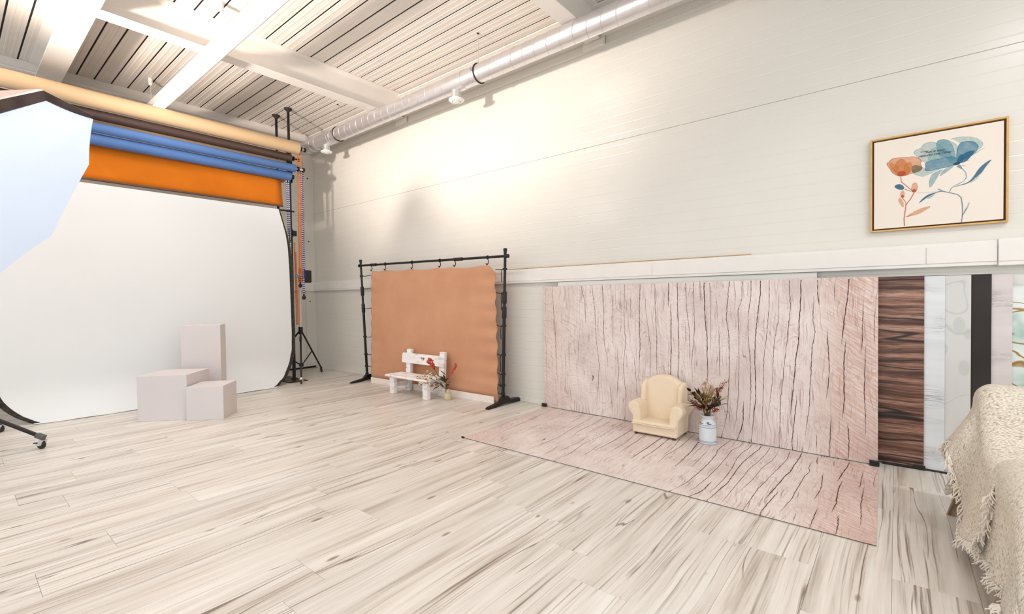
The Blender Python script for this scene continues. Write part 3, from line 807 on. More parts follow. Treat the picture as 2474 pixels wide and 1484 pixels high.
# ------------------------------------------------------------------ white posing cubes
def cube_block(p1, ang, w, d, h, label, name='posing_cube'):
    c, s = math.cos(ang), math.sin(ang)
    cx = p1[0] + c*w/2 - s*d/2; cy = p1[1] + s*w/2 + c*d/2
    g = G().box((0, 0, h/2), (w, d, h))
    o = g.build(name, M['whitepaint'], None, off=(0, 0, 0), bevel=.003)
    o.location = (cx, cy, 0); o.rotation_euler = (0, 0, ang)
    return tag(o, label, 'cube')
cube_block((-6.383, 1.325), R(47.8), .497, .50, .497, 'medium white posing cube at the left front of the group')
cube_block((-5.98, 1.665), R(50), .371, .375, .37, 'smallest white posing cube at the right front of the group')
cube_block((-6.74, 1.84), R(62), .415, .36, 1.008, 'tall white pedestal block standing behind the two cubes', 'posing_pedestal')
CRACKS= [[1.0,[[0.13,1.415],[0.151,1.078],[0.172,0.781],[0.181,0.465],[0.193,0.291]]],[0.7,[[0.308,1.415],[0.323,1.287],[0.332,1.167]]],[1.3,[[0.527,1.415],[0.574,1.235],[0.584,1.002]]],[1.0,[[0.666,1.415],[0.701,1.136],[0.712,0.842],[0.75,0.549],[0.735,0.351],[0.714,0.151],[0.716,0.053]]],[1.4,[[0.793,1.415],[0.812,1.137],[0.806,0.911],[0.819,0.766],[0.857,0.591]]],[0.7,[[0.928,1.345],[0.907,1.042],[0.913,0.787]]],[1.0,[[1.059,1.413],[1.048,1.139],[1.062,0.796],[1.034,0.542],[1.065,0.262],[1.046,0.007]]],[0.6,[[1.123,1.295],[1.127,1.078]]],[1.6,[[1.232,1.415],[1.22,1.172],[1.222,0.927],[1.226,0.774],[1.205,0.465]]],[0.8,[[1.278,1.384],[1.289,1.142],[1.334,0.811],[1.328,0.463]]],[1.2,[[1.387,1.411],[1.389,1.143],[1.401,0.874],[1.399,0.635],[1.403,0.486]]],[1.6,[[1.528,1.413],[1.523,1.173]]],[2.4,[[1.544,1.217],[1.549,1.057],[1.547,0.735],[1.537,0.441]]],[1.6,[[1.614,1.412],[1.615,1.145],[1.622,0.943],[1.624,0.711],[1.615,0.493]]],[1.0,[[1.693,1.409],[1.699,1.174],[1.726,0.947],[1.727,0.605]]],[1.0,[[1.764,1.407],[1.769,1.174],[1.775,0.977],[1.745,0.663],[1.751,0.465]]],[2.2,[[1.864,1.408],[1.866,1.175],[1.876,1.008],[1.889,0.897],[1.888,0.731],[1.893,0.592],[1.889,0.48]]],[0.7,[[1.914,1.403],[1.92,1.12],[1.92,0.761]]],[1.3,[[2.084,1.411],[2.064,1.203],[2.057,1.068],[2.078,0.933],[2.081,0.691],[2.076,0.501],[2.071,0.392],[2.06,0.227],[2.033,0.086],[2.007,0]]],[0.9,[[2.19,1.411],[2.187,1.256],[2.154,1.15],[2.161,0.964],[2.163,0.724],[2.155,0.403],[2.136,0.185],[2.11,0.059]]],[1.1,[[2.26,1.409],[2.26,1.281],[2.237,1.124],[2.237,0.914],[2.254,0.705],[2.257,0.442],[2.24,0.149]]],[1.8,[[2.334,1.409],[2.336,1.306],[2.315,1.151],[2.297,0.943],[2.288,0.786],[2.293,0.59],[2.295,0.394],[2.273,0.181],[2.258,0.007]]],[2.0,[[2.198,0.355],[2.192,0.167],[2.173,0.084],[2.141,0]]],[0.9,[[2.403,1.41],[2.402,1.203],[2.385,0.972],[2.361,0.765],[2.357,0.532],[2.348,0.271],[2.342,0.036]]],[0.8,[[2.476,1.304],[2.47,1.077],[2.436,0.86],[2.43,0.694],[2.424,0.54],[2.389,0.252]]],[1.0,[[2.55,1.405],[2.559,1.178],[2.536,0.928],[2.514,0.726],[2.505,0.574],[2.486,0.42],[2.48,0.164],[2.474,0]]],[2.0,[[2.634,1.406],[2.634,1.301],[2.623,1.08],[2.617,0.907],[2.599,0.783],[2.587,0.62],[2.574,0.456],[2.552,0.253]]],[1.4,[[2.606,0.46],[2.584,0.233],[2.568,0.054],[2.573,0]]],[1.2,[[2.722,1.276],[2.717,1.082],[2.733,0.986],[2.712,0.876],[2.701,0.619],[2.691,0.373],[2.664,0.135]]],[1.6,[[2.75,1.402],[2.75,1.275],[2.76,1.197]]],[1.4,[[2.813,1.013],[2.818,0.894],[2.826,0.728],[2.823,0.584],[2.808,0.462]]],[0.7,[[2.858,1.368],[2.863,1.227]]],[2.2,[[2.954,1.4],[2.944,1.262],[2.925,1.11],[2.916,0.993],[2.906,0.899]]],[2.0,[[2.935,0.924],[2.921,0.759],[2.921,0.595],[2.926,0.478],[2.911,0.311]]],[1.0,[[3.042,1.238],[3.038,1.067],[3.033,0.837]]],[1.2,[[3.056,0.896],[3.052,0.724],[3.048,0.54],[3.055,0.38],[3.057,0.22]]],[0.8,[[3.114,1.181],[3.106,1.001],[3.11,0.91]]],[1.4,[[2.945,0.293],[2.955,0.131],[2.95,0.012]]],[0.8,[[2.742,0.162],[2.742,0.052]]],[1.2,[[2.838,0.311],[2.833,0.167],[2.828,0]]],[1.0,[[0.966,0.727],[0.981,0.537],[0.957,0.217]]],[0.7,[[0.873,0.367],[0.898,0.209],[0.888,0.078]]],[0.7,[[0.608,0.103],[0.616,0]]],[0.7,[[0.48,0.814],[0.488,0.662],[0.472,0.525]]],[0.7,[[1.992,1.039],[1.997,0.766],[1.994,0.56]]],[0.6,[[1.973,1.271],[1.979,1.066]]],[0.6,[[1.684,1.031],[1.689,0.831]]],[4.0,[[0.666,0.435],[0.673,0.402],[0.663,0.368]]],[0.6,[[0.028,0.952],[0.036,0.452],[0.039,0.184]]],[0.6,[[0.304,0.649],[0.311,0.373],[0.299,0.164]]],[0.8,[[1.154,0.708],[1.177,0.462],[1.187,0.247]]]]
ART_PETALS= [["pale",[[0.33,0.812],[0.346,0.846],[0.385,0.849],[0.409,0.897],[0.463,0.906],[0.508,0.89],[0.545,0.85],[0.633,0.727],[0.661,0.638],[0.589,0.705],[0.529,0.707],[0.438,0.71],[0.423,0.686],[0.376,0.738],[0.346,0.787]]],["pale",[[0.612,0.898],[0.663,0.911],[0.728,0.901],[0.798,0.88],[0.84,0.835],[0.86,0.8],[0.846,0.763],[0.825,0.737],[0.763,0.842],[0.685,0.84],[0.649,0.889]]],["pale",[[0.312,0.595],[0.39,0.537],[0.437,0.54],[0.543,0.599],[0.654,0.629],[0.468,0.582],[0.407,0.647],[0.36,0.634]]],["pale",[[0.508,0.895],[0.546,0.918],[0.598,0.899],[0.656,0.846],[0.684,0.788],[0.662,0.649],[0.618,0.709],[0.544,0.704],[0.522,0.771]]],["mid",[[0.508,0.89],[0.546,0.913],[0.597,0.896],[0.627,0.853],[0.641,0.808],[0.655,0.733],[0.662,0.659],[0.589,0.705],[0.529,0.749],[0.519,0.814]]],["pale",[[0.438,0.71],[0.454,0.807],[0.5,0.839],[0.523,0.824],[0.529,0.749],[0.589,0.695],[0.514,0.699]]],["mid",[[0.459,0.403],[0.455,0.478],[0.475,0.549],[0.513,0.573],[0.573,0.593],[0.543,0.557],[0.512,0.489],[0.482,0.42]]],["mid",[[0.535,0.511],[0.558,0.575],[0.618,0.616],[0.661,0.623],[0.617,0.574],[0.565,0.532]]],["mid",[[0.79,0.694],[0.825,0.737],[0.881,0.755],[0.839,0.734],[0.811,0.71]]],["strong",[[0.662,0.649],[0.666,0.761],[0.677,0.821],[0.699,0.852],[0.763,0.847],[0.791,0.836],[0.826,0.788],[0.822,0.748],[0.79,0.694],[0.726,0.666],[0.683,0.644]]],["strong",[[0.422,0.67],[0.438,0.704],[0.507,0.706],[0.567,0.71],[0.633,0.717],[0.676,0.677],[0.676,0.635],[0.617,0.606],[0.543,0.599],[0.46,0.588],[0.418,0.602],[0.43,0.631]]],["mid",[[0.603,0.66],[0.611,0.695],[0.647,0.708],[0.683,0.665],[0.676,0.63],[0.632,0.634]]],["dark",[[0.672,0.636],[0.698,0.703],[0.734,0.736],[0.791,0.747],[0.798,0.723],[0.762,0.669],[0.733,0.634],[0.69,0.627]]],["dark",[[0.661,0.638],[0.676,0.697],[0.698,0.724],[0.72,0.709],[0.719,0.658],[0.698,0.631]]],["navy",[[0.632,0.629],[0.672,0.649],[0.698,0.631],[0.679,0.612],[0.654,0.611]]],["strong",[[0.661,0.597],[0.69,0.617],[0.704,0.589],[0.708,0.557],[0.683,0.583]]],["dark",[[0.623,0.381],[0.689,0.398],[0.753,0.415],[0.796,0.479],[0.824,0.545],[0.88,0.605],[0.924,0.626],[0.887,0.573],[0.852,0.509],[0.81,0.456],[0.753,0.403],[0.689,0.391]]],["mid",[[0.753,0.403],[0.81,0.446],[0.859,0.508],[0.873,0.556],[0.831,0.463],[0.789,0.414]]],["dark",[[0.556,0.352],[0.466,0.343],[0.419,0.313],[0.388,0.275],[0.372,0.24],[0.419,0.286],[0.489,0.334]]],["mid",[[0.435,0.292],[0.504,0.334],[0.488,0.308],[0.458,0.286]]],["mid",[[0.712,0.072],[0.737,0.151],[0.763,0.219],[0.759,0.169],[0.73,0.101]]],["strong",[[0.515,0.391],[0.542,0.379],[0.575,0.347],[0.542,0.36]]],["dark",[[0.17,0.467],[0.195,0.49],[0.231,0.486],[0.263,0.441],[0.247,0.416],[0.206,0.428]]],["orange",[[0.103,0.739],[0.128,0.756],[0.153,0.79],[0.218,0.787],[0.282,0.774],[0.33,0.78],[0.384,0.737],[0.403,0.706],[0.384,0.689],[0.407,0.636],[0.383,0.598],[0.312,0.589],[0.264,0.571],[0.208,0.576],[0.159,0.618],[0.135,0.677]]],["orange",[[0.16,0.651],[0.185,0.734],[0.234,0.778],[0.282,0.714],[0.312,0.611],[0.264,0.571],[0.208,0.581]]],["orange",[[0.128,0.751],[0.169,0.726],[0.209,0.685],[0.216,0.618],[0.168,0.627],[0.139,0.688]]],["orange",[[0.266,0.717],[0.313,0.719],[0.321,0.653],[0.304,0.602],[0.264,0.571],[0.249,0.634]]],["red",[[0.192,0.601],[0.217,0.634],[0.257,0.632],[0.273,0.597],[0.248,0.571],[0.216,0.572]]],["olive",[[0.313,0.665],[0.345,0.68],[0.399,0.653],[0.407,0.631],[0.383,0.598],[0.32,0.588]]],["orange",[[0.311,0.406],[0.323,0.479],[0.359,0.484],[0.37,0.418],[0.35,0.372],[0.322,0.382]]],["red",[[0.317,0.394],[0.334,0.418],[0.358,0.398],[0.35,0.372],[0.325,0.379]]],["orange",[[0.222,0.354],[0.231,0.408],[0.259,0.409],[0.262,0.337],[0.242,0.324]]],["red",[[0.226,0.348],[0.242,0.368],[0.261,0.343],[0.242,0.324]]],["orange",[[0.268,0.113],[0.324,0.154],[0.403,0.198],[0.48,0.206],[0.434,0.167],[0.371,0.127],[0.3,0.114]]],["orange",[[0.253,0.208],[0.213,0.279],[0.205,0.324],[0.23,0.331],[0.253,0.273]]]]
ART_STEMS= [["strong",5,[[0.704,0.573],[0.733,0.522],[0.739,0.469],[0.718,0.432],[0.66,0.401],[0.627,0.375],[0.612,0.33]]],["dark",5,[[0.526,0.355],[0.564,0.351],[0.615,0.328],[0.674,0.3],[0.702,0.259],[0.709,0.186],[0.712,0.093],[0.704,0.0]]],["mid",3,[[0.358,0.368],[0.451,0.356],[0.526,0.355]]],["dark",3,[[0.708,0.062],[0.723,0.101],[0.741,0.145]]],["red",5,[[0.228,0.567],[0.232,0.511],[0.279,0.454],[0.326,0.392]]],["red",6,[[0.338,0.374],[0.31,0.308],[0.273,0.248],[0.265,0.173],[0.256,0.087],[0.261,0.01]]],["red",4,[[0.242,0.329],[0.27,0.276],[0.269,0.238]]],["navy",3,[[0.263,0.424],[0.31,0.389]]],["red",3,[[0.266,0.11],[0.308,0.122]]],["navy",2,[[0.705,0.604],[0.73,0.592]]],["navy",2,[[0.726,0.646],[0.758,0.647]]]]
# ------------------------------------------------------------------ tan cloth on its stand
SY = 4.32
PLb, PLt = Vector((-6.578, SY, 0)), Vector((-6.705, SY, 1.945))
PRb, PRt = Vector((-3.712, SY, 0)), Vector((-3.640, SY, 1.895))
t = thing('backdrop_stand', (-5.15, SY, 0), 'black telescopic frame stand holding the tan cloth', 'stand')
for b, tp, c1, c2 in ((PLb, PLt, 1.435, 1.16), (PRb, PRt, 1.30, 1.12)):
    at = lambda z: b.lerp(tp, z/tp.z)
    G().tube([at(.03), at(c2)], .020, 14).build('lower_pole', M['black'], t, smooth=True)
    G().tube([at(c2), at(tp.z-.03)], .0165, 14).build('upper_pole', M['black'], t, smooth=True)
    for c in (c1, c2): G().tube([at(c-.075), at(c-.06), at(c+.06), at(c+.075)], [.022, .028, .028, .022], 14).build('lock_sleeve', M['blackplastic'], t, smooth=True)
    G().tube([at(tp.z-.075), at(tp.z-.03), at(tp.z-.02), at(tp.z)], [.017, .021, .026, .020], 14).build('pole_cap', M['blackplastic'], t, smooth=True)
    # arched foot
    fx_ = b.x + .04
    prof = [(-.33, 0), (-.30, .022), (-.10, .05), (-.045, .10), (.045, .10), (.08, .055), (.24, .05), (.27, .03), (.28, 0), (.20, 0), (.05, .018), (-.05, .018), (-.2, 0)]
    G().prism(prof, lambda a, z, d: (b.x + .03 + d, SY + a, z), -.03, .03).build('foot', M['black'], t, bevel=.006)
bl, br = PLb.lerp(PLt, 1.85/1.945), PRb.lerp(PRt, 1.80/1.895)
G().tube([bl+Vector((-.03, 0, 0)), br+Vector((.03, 0, 0))], .016, 14).build('cross_bar', M['black'], t, smooth=True)
for e, sg in ((bl, -1), (br, 1)):
    G().tube([e+Vector((sg*.03, 0, 0)), e+Vector((sg*.05, 0, 0))], .024, 14).build('bar_knob', M['blackplastic'], t, smooth=True)
def barz(x): return bl.z + (br.z-bl.z)*(x-bl.x)/(br.x-bl.x)
for x in (-6.351, -4.444):
    G().tube([(x-.07, SY, barz(x-.07)), (x+.07, SY, barz(x+.07))], .023, 14).build('bar_sleeve', M['blackplastic'], t, smooth=True)
RING = (-6.40, -6.042, -5.401, -4.807, -4.515, -3.93)
TL = (1.68, 1.477, 1.159, .703, .421, .235, .108); TR = (1.644, 1.36, .958, .606, .37, .23, .127)
def pole_x(b, tp, z): return b.x + (tp.x-b.x)*z/tp.z
def cloth_left(z): return -6.475 + .065*(z/1.75)
def cloth_right(z): return -3.79 + .008*math.sin(z*3)
def scallop(d, w): return max(0, 1-abs(d)/w)
def cloth(u, v):
    zt = 1.752 - .05*u
    # top edge dips between rings
    xx = -6.41 + 2.63*u
    gaps = sorted(RING); dip = 0
    for a, b in zip(gaps, gaps[1:]):
        if a <= xx <= b: dip = .022*math.sin(math.pi*(xx-a)/(b-a))*min(1, (b-a)/.5)
    zb = .03 + .012*math.sin(u*11)
    z = zb + (zt-dip-zb)*v
    l, r_ = cloth_left(z), cloth_right(z)
    sl = min(abs(z-q) for q in TL); sr = min(abs(z-q) for q in TR)
    l += .003*min(1, sl/.14); r_ -= .005*min(1, sr/.14)
    if v > .93: r_ -= .10*((v-.93)/.07)**2; l += .02*((v-.93)/.07)**2
    x = l + (r_-l)*u
    # tension creases from ties and slack near the bottom
    y = SY - .012*math.exp(-u*14)*math.cos(z*34)*.6 - .016*math.exp(-(1-u)*11)*math.cos(z*30+.6) + .010*math.sin(z*42)*max(0, 1-z/.28) + .006*math.sin(u*5)
    return (x, y, z)
o = single(G().grid(110, 80, cloth), 'backdrop_cloth', M['tan'], (-5.15, SY, 0), 'tan linen backdrop cloth stretched in the black frame', 'cloth', smooth=True, solid=.002)
for x in RING:
    zb_ = barz(x) - .10 + (.012 if x > -4 else 0)
    c = thing('hook_ring', (x, SY, barz(x)), 'black hook ring on the cross bar, %s from the left' % {-6.40: 'first', -6.042: 'second', -5.401: 'third', -4.807: 'fourth', -4.515: 'fifth', -3.93: 'sixth'}[x], 'hook', 'hooks holding the tan cloth')
    G().lathe([(.018, -.007), (.024, -.007), (.024, .007), (.018, .007)], 18, (x, SY, barz(x)), Matrix.Rotation(R(90), 3, 'Y')).build('bar_loop', M['black'], c, smooth=True)
    hk = [(x + .002, SY-.01, barz(x)-.022)] + [(x + .024*math.sin(a), SY-.012, barz(x)-.05-.028*math.cos(a)*-1) for a in ()] + [(x + .026*math.cos(a), SY-.012, barz(x)-.055 + .034*math.sin(a)) for a in [math.pi/2 - i*.45 for i in range(10)]]
    G().tube(hk, .0055, 8).build('hook', M['black'], c, smooth=True)
    G().box((x, SY-.012, barz(x)-.088), (.016, .012, .02)).build('hook_clip', M['black'], c, bevel=.003)
names = ('top', 'second', 'third', 'fourth', 'fifth', 'sixth', 'lowest')
for side, (zs, b, tp, cf) in enumerate(((TL, PLb, PLt, cloth_left), (TR, PRb, PRt, cloth_right))):
    for i, z in enumerate(zs):
        px_ = pole_x(b, tp, z); cx_ = cf(z)
        c = thing('elastic_tie', (px_, SY, z), '%s black elastic tie pulling the tan cloth to the %s pole' % (names[i], 'left' if side == 0 else 'right'), 'tie', 'ties at the sides of the tan cloth')
        G().tube([(px_, SY-.018, z), ((px_+cx_)/2, SY-.012, z-.006), (cx_, SY-.004, z+.004)], .005, 8).build('cord', M['black'], c, smooth=True)
        G().lathe([(.021, -.012), (.028, -.012), (.028, .012), (.021, .012)], 14, (px_, SY, z)).build('pole_loop', M['black'], c, smooth=True)
        if i in (0, 1, 2, 3, 4):
            sgn = 1 if side == 0 else -1
            G().tube([(px_+sgn*.03, SY-.02, z), (px_+sgn*.038, SY-.022, z-.06), (px_+sgn*.034, SY-.02, z-.16-.05*(i % 2))], .0055, 8).build('loose_end', M['black'], c, smooth=True)
# white skirting plank in front of the cloth
a, b = Vector((-6.35, 4.228, 0)), Vector((-3.815, 4.262, 0))
single(G().bar(a+Vector((0, .01, .043)), b+Vector((0, .01, .043)), .018, .086), 'skirting_plank', plain('plank_paint', srgb((240, 230, 222)), .5), tuple((a+b)/2), 'long white skirting plank standing along the bottom of the tan cloth', 'plank', bevel=.003)

# ------------------------------------------------------------------ little white bench
bx0, bx1, by0, by1 = -5.49, -4.60, 3.875, 4.17
t = thing('childs_bench', ((bx0+bx1)/2, 4.0, 0), 'small shabby white wooden bench with a heart cut in the backrest', 'bench')
for i, (ya, yb) in enumerate(((by0, by0+.148), (by0+.152, by1))):
    G().bx(bx0, bx1, ya, yb, .232, .262).build('seat_board', M['shabby'], t, bevel=.010, seg=3)
for x in (-5.37, -4.675):
    G().prism([(-.045, 0), (.045, 0), (.048, .232), (-.048, .232)], lambda a_, z, d: (x+a_, by0+.06+d, z), -.032, .032).build('front_leg', M['shabby'], t, bevel=.008)
    lean = lambda z: by1 + .02 + .045*z/.58
    g = G(); P8 = []
    for z in (0, .25, .585):
        for dx, dy in ((-.046, -.028), (.046, -.028), (.046, .028), (-.046, .028)): P8.append((x+dx, lean(z)+dy, z))
    g.add(P8, [(3, 2, 1, 0), (8, 9, 10, 11)] + [(4*j+i, 4*j+(i+1) % 4, 4*j+4+(i+1) % 4, 4*j+4+i) for j in range(2) for i in range(4)])
    g.build('back_post', M['shabby'], t, bevel=.008)
    G().bx(x-.016, x+.016, by0+.08, by1+.01, .085, .155).build('side_rail', M['shabby'], t, bevel=.006)
    G().bx(x-.018, x+.018, by0+.04, by1+.01, .185, .232).build('seat_bearer', M['shabby'], t, bevel=.006)
# back slat with heart, built from two halves meeting on the heart's axis
sz0, sz1, cxh = .395, .532, (bx0+bx1)/2 + .01
heart = []
for i in range(25):
    a = math.pi*i/24
    hx_ = 16*math.sin(a)**3; hz_ = 13*math.cos(a)-5*math.cos(2*a)-2*math.cos(3*a)-math.cos(4*a)
    heart.append((hx_*.0024, .470 + hz_*.0022))
yb_ = by1 - .012
g = G()
for sg in (-1, 1):
    xe = bx0+.005 if sg < 0 else bx1
    poly = [(cxh, sz1)] + [(cxh + sg*q[0], q[1]) for q in heart] + [(cxh, sz0), (xe-sg*.012, sz0), (xe, sz0+.02), (xe, sz1-.02), (xe-sg*.012, sz1)]
    g.prism(poly if sg > 0 else poly[::-1], lambda a_, z, d: (a_, yb_ + d + .045*z/.58, z), -.016, .016)
g.build('back_slat', M['shabby'], t)

# vase and flowers beside it
vx, vy = -4.452, 4.10
single(G().lathe([(.025, 0), (.045, .004), (.054, .03), (.054, .06), (.046, .088), (.022, .10), (.018, .112), (.018, .13), (.022, .135), (.018, .136), (.013, .13), (.012, .10)], 28, (vx, vy, 0)), 'bud_vase', M['vase'], (vx, vy, 0), 'small sand coloured round vase beside the white bench', 'vase', smooth=True)
def leafshape(g, p, d, L, w, up=(0, 0, 1), curl=.2):
    p = Vector(p); d = Vector(d).normalized(); s_ = d.cross(Vector(up))
    if s_.length < .01: s_ = Vector((1, 0, 0))
    s_.normalize(); n_ = s_.cross(d)
    prof = [(0, .08), (.25, .8), (.5, 1), (.75, .7), (1, .04)]
    o = len(g.v)
    for f, ww in prof:
        c = p + d*L*f + n_*curl*L*(f*f)*-.5
        g.v += [tuple(c - s_*w*ww), tuple(c + n_*w*.25*ww), tuple(c + s_*w*ww)]
    for i in range(4):
        for k in (0, 1): g.f.append((o+3*i+k, o+3*i+k+1, o+3*i+4+k, o+3*i+3+k))
def blossom(g, gc, p, r, nrm):
    p = Vector(p); nrm = Vector(nrm).normalized(); u = nrm.orthogonal().normalized(); w = nrm.cross(u)
    for k in range(5):
        a = 2*math.pi*k/5; d = (u*math.cos(a)+w*math.sin(a))
        e = (u*-math.sin(a)+w*math.cos(a))
        g.add([p, p+d*r*.55-e*r*.42+nrm*r*.25, p+d*r+nrm*r*.30, p+d*r*.55+e*r*.42+nrm*r*.25], [(0, 1, 2, 3)])
    gc.sphere(p+nrm*r*.16, r*.30, 6, 4)
t = thing('flower_spray', (vx, vy, .13), 'rust red and cream flower sprays in the small vase, leaning over the bench', 'flowers')
def spray(pts, marks, leaves, nm='flower_branch'):
    o = G().tube(pts, .0028, 6).build(nm, M['stem'], t, smooth=True)
    for kind, lst in marks.items():
        g, gc = G(), G()
        for p in lst: blossom(g, gc, p, rnd.uniform(.018, .027), (rnd.uniform(-.4, .3), -1, rnd.uniform(-.2, .7)))
        g.build('blossoms', M['redflower'] if kind == 'r' else M['creamflower'], o, solid=.0012)
        gc.build('flower_hearts', M['budcentre'] if kind == 'c' else M['redflower'], o)
    if leaves:
        g = G()
        for p, d, L in leaves: leafshape(g, p, d, L, L*.2)
        g.build('leaves', M['leafgreen'], o, solid=.001)
def along(pts, n, j, f0=.55):
    out = []
    for i in range(n):
        f = f0 + (1-f0)*i/(n-1); k = f*(len(pts)-1); a = int(min(k, len(pts)-2)); p = Vector(pts[a]).lerp(Vector(pts[a+1]), k-a)
        out.append(p + Vector((rnd.uniform(-j, j), rnd.uniform(-j, j), rnd.uniform(-j, j))))
    return out
q0 = (vx, vy, .12)
b1 = [q0, (-4.48, 4.05, .23), (-4.56, 4.0, .36), (-4.60, 3.98, .45), (-4.66, 3.97, .505)]
spray(b1, {'r': along(b1, 26, .026, .62)}, [((-4.49, 4.05, .24), (-.6, -.3, .5), .08)])
b2 = [q0, (-4.46, 4.06, .22), (-4.36, 4.05, .33), (-4.28, 4.05, .40), (-4.235, 4.06, .46)]
spray(b2, {'r': along(b2, 11, .012, .55)}, [((-4.43, 4.05, .26), (.7, -.2, .5), .08), ((-4.40, 4.05, .24), (.9, -.2, .1), .07), ((-4.45, 4.05, .22), (.4, -.3, .7), .09)])
b3 = [q0, (-4.50, 4.0, .22), (-4.60, 3.93, .29), (-4.70, 3.90, .30), (-4.79, 3.90, .285)]
spray(b3, {'c': along(b3, 14, .026, .45), 'r': [(-4.80, 3.89, .285), (-4.64, 3.9, .265)]}, [((-4.52, 4.0, .24), (-.7, -.4, -.2), .09), ((-4.50, 4.0, .22), (-.9, -.2, .1), .10)])
b4 = [q0, (-4.50, 4.01, .24), (-4.56, 3.96, .33), (-4.60, 3.94, .36)]
spray(b4, {'c': along(b4, 9, .03, .5)}, [((-4.50, 4.02, .2), (-.5, -.5, -.5), .10), ((-4.46, 4.03, .24), (.2, -.4, .8), .10), ((-4.48, 4.02, .26), (-.2, -.4, .9), .09)])
b5 = [q0, (-4.50, 3.98, .20), (-4.60, 3.90, .23), (-4.68, 3.86, .235)]
spray(b5, {'c': along(b5, 8, .024, .5)}, [((-4.50, 4.0, .18), (-.8, -.4, -.3), .10), ((-4.52, 3.98, .19), (-.4, -.5, -.6), .09)])
b6 = [q0, (-4.44, 4.07, .2), (-4.46, 4.06, .29)]
spray(b6, {}, [((-4.45+rnd.uniform(-.04, .05), 4.05, .16+.02*i), (rnd.uniform(-1, 1), -.4, rnd.uniform(-.1, 1)), rnd.uniform(.07, .11)) for i in range(9)], 'leafy_branch')

# ------------------------------------------------------------------ printed background boards and mat
A2, B2 = Vector((-3.234, 4.526)), Vector((-.105, 4.425))
BL = (B2-A2).length; BH = 1.415
bd_ = (B2-A2).normalized(); bn = Vector((bd_.y, -bd_.x))       # towards the room
def on_board(u, v, off=0):
    lean = .05*v/BH
    p = A2 + bd_*u + bn*(off-lean*0)
    return (p.x, p.y, v+.006)
MC = [Vector((-3.105, 3.050, 0)), Vector((-.076, 3.004, 0)), Vector((-.100, 4.385, 0)), Vector((-3.200, 4.492, 0))]
def on_mat(u, v, off=0):
    s_, r_ = u/BL, v/BH
    p = MC[0].lerp(MC[1], s_).lerp(MC[3].lerp(MC[2], s_), r_)
    return (p.x, p.y, .003+off)
def cracks(fn, nm, parent):
    g = G(); rr = random.Random(3)
    for w, pts in CRACKS:
        pp = [Vector(p) for p in pts]; fine = []
        for a, b in zip(pp, pp[1:]):
            n = max(2, int((b-a).length/.018))
            for i in range(n): fine.append(a.lerp(b, i/n) + Vector((rr.uniform(-1, 1)*.0022, 0)))
        fine.append(pp[-1]); N = len(fine); L = []; Rr = []
        for i, p in enumerate(fine):
            f = i/(N-1); edge = p.y > BH-.03 or p.y < .03
            tap = 1 if edge else min(1, 5*min(f if pts[0][1] < BH-.03 else 1, 1-f))
            hw = .0019*w**.8*(.25+.75*tap)*rr.uniform(.6, 1.25)
            L.append(fn(p.x-hw, p.y, .0008)); Rr.append(fn(p.x+hw, p.y, .0008))
        g.add(L+Rr, [(i, N+i, N+i+1, i+1) for i in range(N-1)])
    return g.build(nm, M['crack'], parent)
def flat_board(name, fn, W_, H_, mat, base, label, cat='background board', thick=.005, **kw):
    t = thing(name, base, label, cat)
    g = G().grid(24, 12, lambda i, j: fn(i*W_, j*H_, 0), lambda i, j: (i*W_, j*H_))
    o = g.build('printed_face', mat, t)
    m = o.modifiers.new('Solidify', 'SOLIDIFY'); m.thickness = thick; m.offset = -1 if name != 'printed_mat' else -1
    return t
tboard = flat_board('printed_board', on_board, BL, BH, M['pink'], ((A2.x+B2.x)/2, (A2.y+B2.y)/2, 0), 'long pale pink cracked wood print board leaning upright against the wall')
cracks(on_board, 'printed_cracks', tboard)
tmat = flat_board('printed_mat', on_mat, BL, BH, M['pink'], (-1.6, 3.7, 0), 'pale pink cracked wood print mat lying flat on the floor', 'mat', thick=.003)
cracks(on_mat, 'printed_cracks', tmat)
g = G(); N_ = 40
g.add([on_mat(BL*i/N_, -.004, .0006) for i in range(N_+1)] + [on_mat(BL*i/N_, .0035, .0006) for i in range(N_+1)], [(i, i+1, N_+2+i, N_+1+i) for i in range(N_)])
g.build('dark_front_edge', M['blackplastic'], tmat)
for (x, y, z), lab in (((-3.225, 4.505, .022), 'black corner clip at the left foot of the pink board'), ((-.125, 4.405, .022), 'black corner clip at the right foot of the pink board'), ((-3.112, 3.045, .006), 'tiny black clip on the front left corner of the pink mat')):
    g = G(); s_ = .016 if z < .01 else .03
    g.box((x, y, z), (s_*2, s_*.8, s_*1.2)).tube([(x-s_*.6, y-s_*.5, z+s_*.5), (x+s_*.9, y-s_*.5, z+s_*.5)], s_*.28, 8)
    single(g, 'board_clip', M['blackplastic'], (x, y, z-s_*.6), lab, 'clip', 'clips on the pink boards', bevel=.002)
def upright(name, x0, x1, y, z0, z1, mat, label, thick=.006):
    t = thing(name, ((x0+x1)/2, y, 0), label, 'background board')
    g = G().grid(6, 8, lambda i, j: (x0+(x1-x0)*i, y, z0+(z1-z0)*j), lambda i, j: (i*(x1-x0)+x0*3.1, j*(z1-z0)))
    o = g.build('printed_face', mat, t); m = o.modifiers.new('Solidify', 'SOLIDIFY'); m.thickness = thick; m.offset = -1
    return t
td = upright('printed_board', -1.35, .156, 4.520, .012, 1.418, M['darkwood'], 'dark brown wood print board standing right of the pink board')
G().bx(-.08, .165, 4.50, 4.524, 0, .016).build('foot_strip', M['blackplastic'], td, bevel=.002)
G().bx(.10, .165, 4.497, 4.512, .004, .034).build('corner_clip', M['blackplastic'], td, bevel=.003)
tw = upright('printed_board', -.9, .267, 4.530, .010, 1.412, M['palewood'], 'white weathered wood print board next to the dark brown board')
G().bx(.16, .37, 4.512, 4.534, 0, .009).build('foot_strip', M['blackplastic'], tw, bevel=.002)
